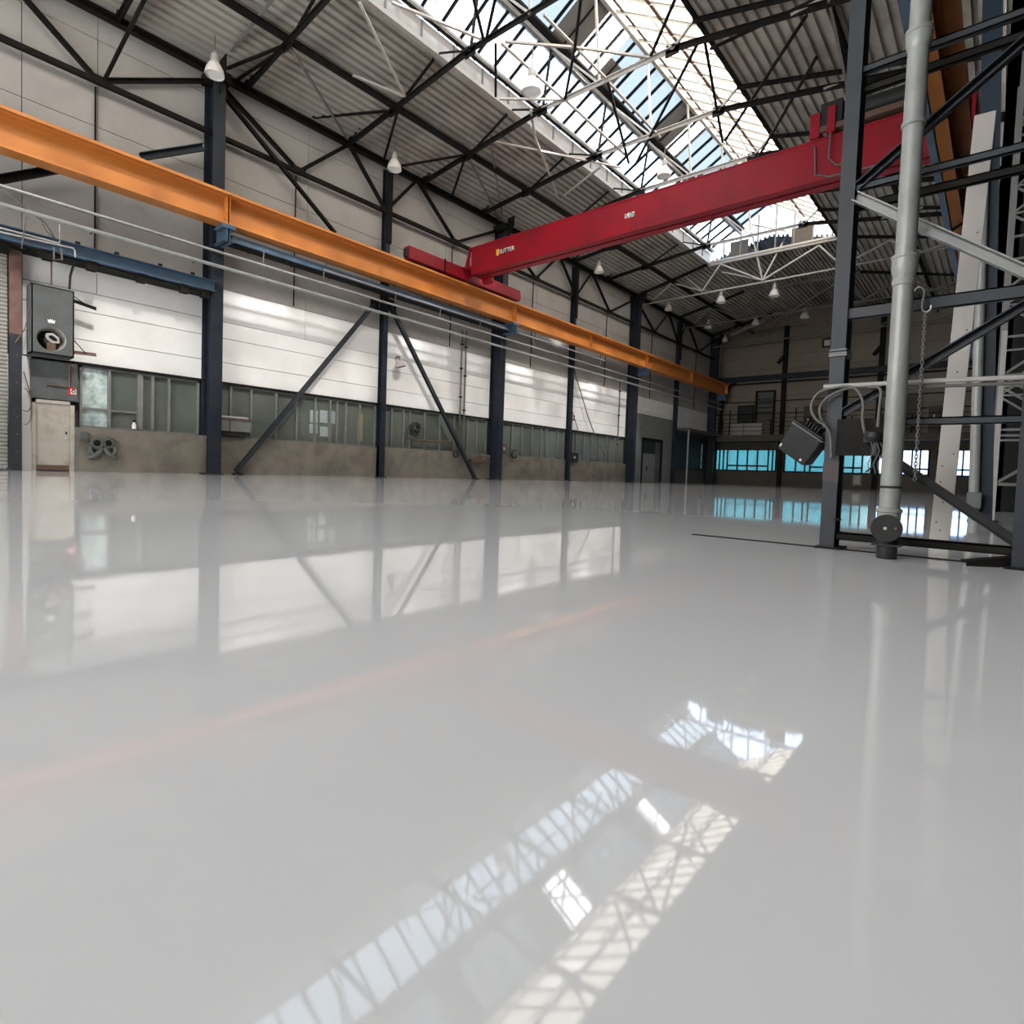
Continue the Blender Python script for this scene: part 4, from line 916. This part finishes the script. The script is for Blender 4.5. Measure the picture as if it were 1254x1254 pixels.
# downpipe
px, py = -.487, 3.94
t = thing('downpipe', 'tall light grey downpipe with sockets and round valve cap', 'pipe', (px, py, 0))
pr = .0515
MB().lathe((px, py, 0), [(pr, .21), (pr, 3.9)], 28).build('tube', M['pipe'], t)
MB().lathe((px, py, 0), [(pr*.96, .0), (pr*1.0, .005), (pr*1.02, .06), (pr*.98, .075), (pr*1.05, .085), (pr*1.05,.10),(pr, .105), (pr, .22)], 28).build('foot_socket', M['greyd'], t)
MB().lathe((px, py, 0), [(pr, .19), (pr*1.05, .20), (pr*1.15, .235), (pr*1.15, .265), (pr*1.28, .27), (pr*1.28, .285), (pr*1.08, .29), (pr, .30)], 28).build('socket', M['pipe'], t)
MB().lathe((px, py, 0), [(pr, .405), (pr*1.06, .407), (pr*1.06, .417), (pr, .419)], 28).build('ring', M['greyd'], t)
MB().lathe((px, py, 0), [(pr, 1.55), (pr*1.12, 1.555), (pr*1.12, 1.585), (pr*1.05, 1.59), (pr*1.08, 1.605), (pr*1.25, 1.64), (pr*1.25, 1.70), (pr*1.33, 1.705), (pr*1.33, 1.72), (pr, 1.725)], 28).build('socket', M['pipe'], t)
MB().lathe((px, py, 0), [(pr, 2.43), (pr*1.15, 2.435), (pr*1.15, 2.455), (pr, 2.46)], 28).build('ring', M['pipe'], t)
MB().lathe((px, py, 0), [(pr, 2.845), (pr*1.10, 2.86), (pr*1.22, 2.89), (pr*1.22, 2.93), (pr*1.30, 2.935), (pr*1.30, 2.955), (pr, 2.96)], 28).build('socket', M['pipe'], t)
cp = MB().lathe((px - .003, py - pr*.8, .178), [(0,.05),(.074,.05),(.078,.045),(.078,.022),(.06,.02),(.045,0),(0,0)], 30, (.13,-1,.02)).build('valve_cap', M['greyd'], t)
for dx, dz in ((-.078, .004), (.05, .003), (.0, .0)): MB().lathe((px - .003 + dx, py - pr*.8 - .045, .178 + dz), [(0,0),(.009,0),(.009,.012),(0,.014)], 8, (.13,-1,0)).build('bolt', M['rust'] if dx else M['galv'], cp)
MB().box((px - .07, py - .06, .075), (px + .07, py + .05, .085)).build('lower_collar', M['greyd'], t)
for z in (.75, 1.1, 2.0): MB().lathe((px + .02, py - pr, z), [(0,0),(.004,0),(0,.004)], 8, (0,-1,0)).build('stud', M['galv'], t)

# hook and chain
hk = (-0.416,4.070,1.553); he = (-0.394,4.070,1.415)
t = thing('hook_chain', 'steel chain hanging from an S hook over the frame rail beside the pipe', 'chain', hk)
hp = [(-0.451,4.100,1.562), (-0.434,4.080,1.572), (-0.413,4.070,1.566), (-0.400,4.070,1.536), (-0.405,4.070,1.491), (-0.407,4.070,1.454), (-0.398,4.070,1.429), (-0.379,4.070,1.422), (-0.364,4.070,1.438), (-0.365,4.070,1.457)]
MB().tube(smooth(hp), .0055, 8).build('hook', M['galv'], t)
c0 = (-0.390,4.070,1.419); c1 = (-0.388,4.070,0.458)
n = 46
for k in range(n):
    f = (k + .5)/n; cpt = V(lerp(c0, c1, f)); L_ = (V(c1) - V(c0)).length/n
    dr = (V(c1) - V(c0)).normalized(); sd = V((1,.3,0)) if k % 2 else V((.3,-1,0))
    pts = [cpt + dr*math.cos(a_)*L_*.72 + sd*math.sin(a_)*L_*.34 for a_ in [2*PI*i/10 for i in range(11)]]
    MB().tube(pts, .0030, 5, caps=False).build('link', M['chain'], t)

# hanging lamp housing beside the post
A_ = V((-1.066,4.130,0.839))
E1, E2, E3 = V((.1818, -.0107, -.1281)), V((-.1198, .0322, -.1872)), V((.0178, .1334, .0046))
t = thing('floodlight', 'dark grey box shaped floodlight housing hanging tilted from the steel post', 'floodlight', tuple(A_ + (E1+E2+E3)/2))
R = Matrix(((E1.x/2, E3.x/2, -E2.x/2, (A_ + (E1+E2+E3)/2).x), (E1.y/2, E3.y/2, -E2.y/2, (A_ + (E1+E2+E3)/2).y), (E1.z/2, E3.z/2, -E2.z/2, (A_ + (E1+E2+E3)/2).z), (0,0,0,1)))
hb = MB(); vs = []
for z_, k_ in ((-1, .86), (-.86, .97), (.72, 1.0)):
    for a_, b_ in ((-1,-1),(1,-1),(1,1),(-1,1)): vs.append((a_*k_, b_*k_, z_))
hb.add(vs, [(3,2,1,0)] + [(r_*4+i, r_*4+(i+1) % 4, r_*4+4+(i+1) % 4, r_*4+4+i) for r_ in range(2) for i in range(4)] + [(8,9,10,11)])
hb.build('housing', M['greyd'], t, bevel=.005, xf=R)
MB().box((-1.06, -1.06, .70), (1.06, 1.06, .80)).build('rim', M['grey'], t, bevel=.002, xf=R)
MB().box((-.98, -.98, .80), (.98, .98, .95)).build('lid', M['greyd'], t, bevel=.004, xf=R)
MB().box((.72, -1.1, .45), (.9, -1.0, .72)).build('catch', M['black'], t, xf=R)
MB().box((-.9, -1.04, -.80), (-.8, -1.0, -.6)).build('catch', M['galv'], t, xf=R)
MB().box((.55, -1.04, -.84), (.68, -1.0, -.7)).build('catch', M['galv'], t, xf=R)
for k in range(5): MB().box((-.5 + k*.2, -.3, .95), (-.42 + k*.2, .8, 1.25)).build('cooling_fin', M['greyd'], t, xf=R)
pc_ = R @ V((.4, .3, 1.0))
MB().tube([tuple(pc_), tuple(pc_ + V((.03, .02, .03))), (-.88, 4.2, pc_.z + .03)], .012, 8).build('bracket', M['dark'], t)
t = thing('cable_loop', 'grey cables looping from conduit over the post to the floodlight housing', 'cable', (-.9, 4.1, .9))
for pts in ([(1015,476),(1000,482),(992,500),(995,512),(1010,522),(1017,535),(1018,560)], [(1030,473),(1012,482),(1003,497),(1002,508),(1010,520),(1016,530)], [(1015,476),(1035,472),(1052,478),(1058,500),(1055,515),(1058,530)], [(1062,472),(1076,472),(1080,478),(1078,500),(1075,523)]):
    pass
cab = [[(-0.871,4.100,1.021), (-0.926,4.100,0.999), (-0.959,4.090,0.942), (-0.958,4.080,0.883), (-0.926,4.080,0.825), (-0.874,4.090,0.783), (-0.845,4.100,0.716), (-0.838,4.120,0.588)],
       [(-0.704,4.100,1.025), (-0.801,4.100,1.006), (-0.881,4.100,0.960), (-0.916,4.100,0.899), (-0.902,4.100,0.826), (-0.866,4.120,0.775)],
       [(-0.871,4.100,1.021), (-0.778,4.090,1.029), (-0.710,4.090,0.999), (-0.675,4.090,0.918), (-0.674,4.090,0.828), (-0.657,4.090,0.738)],
       [(-0.659,4.090,1.016), (-0.607,4.090,1.012), (-0.585,4.090,0.982), (-0.588,4.090,0.884), (-0.590,4.090,0.771)]]
for q in cab: MB().tube(smooth(q), .0085, 8).build('cable', M['rope'], t)
jb = (-0.610,4.100,0.728)
t = thing('limit_switch', 'black switch unit with loose leads between steel post and pipe', 'switch', jb)
MB().lathe(add3(jb, (0, 0, -.02)), [(0,-.03),(.03,-.03),(.05,.0),(.045,.03),(.02,.04),(0,.045)], 16, (.1,0,1)).build('head', M['black'], t)
MB().box(add3(jb, (-.05, -.02, -.05)), add3(jb, (.0, .03, .02))).build('arm', M['greyd'], t)
MB().lathe(add3(jb, (.015, 0, -.13)), [(0,0),(.028,0),(.03,.04),(.022,.09),(0,.09)], 14).build('lower_body', M['black'], t)
for dx in (-.01, .02, .04): MB().tube([add3(jb, (dx, -.02, -.05)), add3(jb, (dx + .02, -.03, -.1)), add3(jb, (dx - .01, -.02, -.18)), add3(jb, (dx + .005, -.02, -.24))], .003, 6).build('lead', M['rope'], t)
MB().tube([add3(jb, (.02, 0, -.13)), add3(jb, (.0, 0, -.2)), add3(jb, (-.03, 0, -.23))], .006, 6).build('lead', M['black'], t)

# pale slanting plank behind the frame
pa = (-0.341,5.450,0.003); pb_ = (-0.243,5.450,3.053)
t = thing('slanting_plank', 'pale slanting steel plank with bolt holes behind the frame', 'plank', (pa[0], 5.45, 0))
ext = V(pb_) + (V(pb_) - V(pa))*.03
MB().prof((pa[0], 5.45, 0), tuple(ext), [(-.062,-.012),(.062,-.012),(.062,.012),(-.062,.012)], up=(0,1,0)).build('plank', M['plank'], t, bevel=.003)
for f in (.03,.05,.10,.12,.15,.19,.22,.30,.42,.52,.60,.75): 
    o_ = V(pa).lerp(V(pb_), f) + V((random.choice((-.03,0,.03)), -.013, 0))
    MB().lathe(tuple(o_), [(0,0),(.006,0),(.005,.003),(0,.004)], 8, (0,-1,0)).build('bolt_hole', M['rust'], t)

# row of slimmer posts in line behind
t = thing('leaning_post', 'blue grey steel post behind the pale slanting plank', 'post', (-.2, 9.5, 0))
a = (-0.168,9.500,0.050); b = (-0.421,9.500,6.556)
MB().ibeam((a[0], 9.5, 0), b, .20, .16, .014, .012, up=(0,1,0)).build('shaft', M['deepblue'], t)
MB().box((a[0] - .15, 9.35, 0), (a[0] + .15, 9.65, .02)).build('base_plate', M['dark'], t)
t = thing('drain_pipe', 'thin grey green pipe standing against the blue grey post', 'pipe', (-.3, 9.4, 0))
a = (-0.253,9.350,0.049); b = (-0.403,9.350,4.980)
MB().tube([(a[0], 9.35, 0), b], .055, 12).build('tube', M['pipe'], t)
q = (-0.261,9.200,0.269)
MB().box((q[0] - .07, 9.22, q[2] - .1), (q[0] + .08, 9.3, q[2] + .1)).build('junction_box', M['grey'], t, bevel=.01)
labs = ['pale lattice mast at the picture edge in front of the dark side wall', 'middle lattice mast, just behind the pale one, against the dark side wall', 'rearmost lattice mast, closest to the dark side wall']
for i, (x, y) in enumerate(((.03, 11.2), (.02, 12.4), (-.02, 13.6))):
    t = thing('lattice_mast', labs[i], 'mast', (x, y, 0), 'lattice masts in the dark strip')
    m_ = M['pale'] if i == 0 else M['frame']
    H_ = 2.75 if i == 0 else 7.5
    w_ = .9
    for k, xx in enumerate((x - .12, x + w_)):
        MB().ang((xx, y, 0), (xx, y, H_), .065, .065, .01, up=(0,1,0)).build('leg', m_ if k == 0 else M['frame'], t)
    z = .5; s_ = 1
    while z < H_ - .4:
        MB().bar((x - .12, y, z), (x + w_, y, z), .035, .035).build('rung', M['frame'], t)
        MB().bar((x - .12, y + .02, z if s_ > 0 else z + .8), (x + w_, y + .02, z + .8 if s_ > 0 else z), .035, .035).build('lattice_bar', M['frame'], t)
        z += .8; s_ = -s_

# ------------------------------------------------------------ light: daylight only
w = bpy.data.worlds.new('World'); SC.world = w; w.use_nodes = True
bg = w.node_tree.nodes['Background']
bg.inputs['Color'].default_value = (1.0, 1.0, 1.0, 1); bg.inputs['Strength'].default_value = 3.5
def portal(name, c, n, sx, sy, ydir=(0,1,0)):
    L_ = bpy.data.lights.new(name, 'AREA'); L_.shape = 'RECTANGLE'; L_.size = sx; L_.size_y = sy
    L_.cycles.is_portal = True
    o = bpy.data.objects.new(name, L_); COL.objects.link(o)
    Z = -V(n).normalized(); Y = V(ydir); X = Y.cross(Z).normalized(); Y = Z.cross(X)
    o.matrix_world = Matrix((( X.x, Y.x, Z.x, c[0]), (X.y, Y.y, Z.y, c[1]), (X.z, Y.z, Z.z, c[2]), (0,0,0,1)))
    return o
def slope_portal(name, a, b):
    d_ = V((b[0]-a[0], 0, b[1]-a[1])); n_ = V((d_.z, 0, -d_.x)).normalized()
    if n_.z > 0: n_ = -n_
    portal(name, ((a[0]+b[0])/2 - n_.x*.15, (LANT0+LANT1)/2, (a[1]+b[1])/2 - n_.z*.15), n_, d_.length, LANT1-LANT0)
slope_portal('daylight_lantern_wall_side', sl(0), sl(1))
slope_portal('daylight_lantern_far_side', sr(0), sr(1))
portal('daylight_added_openings', (-10, YB - .3, 5.5), (0,1,0), 17, 4, (0,0,1))  # portal over the openings added in the unseen back wall

sun = bpy.data.lights.new('sun', 'SUN'); sun.energy = 4.1; sun.angle = math.radians(4)
so = bpy.data.objects.new('sun', sun); COL.objects.link(so)
so.rotation_euler = V((-1, .12, -1.05)).to_track_quat('-Z', 'Y').to_euler()

# ------------------------------------------------------------ camera
ax = (0.76160312,0.64707823,0.03536186,-0.05489581,0.01004836,0.99844153,-0.64571444,0.76235739,-0.04317475)
cam = bpy.data.cameras.new('camera'); co = bpy.data.objects.new('camera', cam); COL.objects.link(co)
r_, u_, f_ = V(ax[0:3]), V(ax[3:6]), V(ax[6:9])
co.matrix_world = Matrix(((r_.x, u_.x, -f_.x, 0), (r_.y, u_.y, -f_.y, 0), (r_.z, u_.z, -f_.z, .4235), (0,0,0,1)))
cam.sensor_width = 36; cam.lens = 706.49/1254*36; cam.shift_y = (608.29 - 627)/1254
cam.clip_start = .05; cam.clip_end = 500
SC.camera = co
vs_ = SC.view_settings
vs_.view_transform = 'Standard'; vs_.look = 'None'; vs_.gamma = 1.0; vs_.exposure = 2.25; vs_.use_curve_mapping = False
SC.cycles.max_bounces = 10; SC.cycles.diffuse_bounces = 6; SC.cycles.transparent_max_bounces = 16
SC.cycles.glossy_bounces = 4; SC.cycles.caustics_reflective = False; SC.cycles.caustics_refractive = False
SC.cycles.use_denoising = True
SC.cycles.sample_clamp_indirect = 8.0
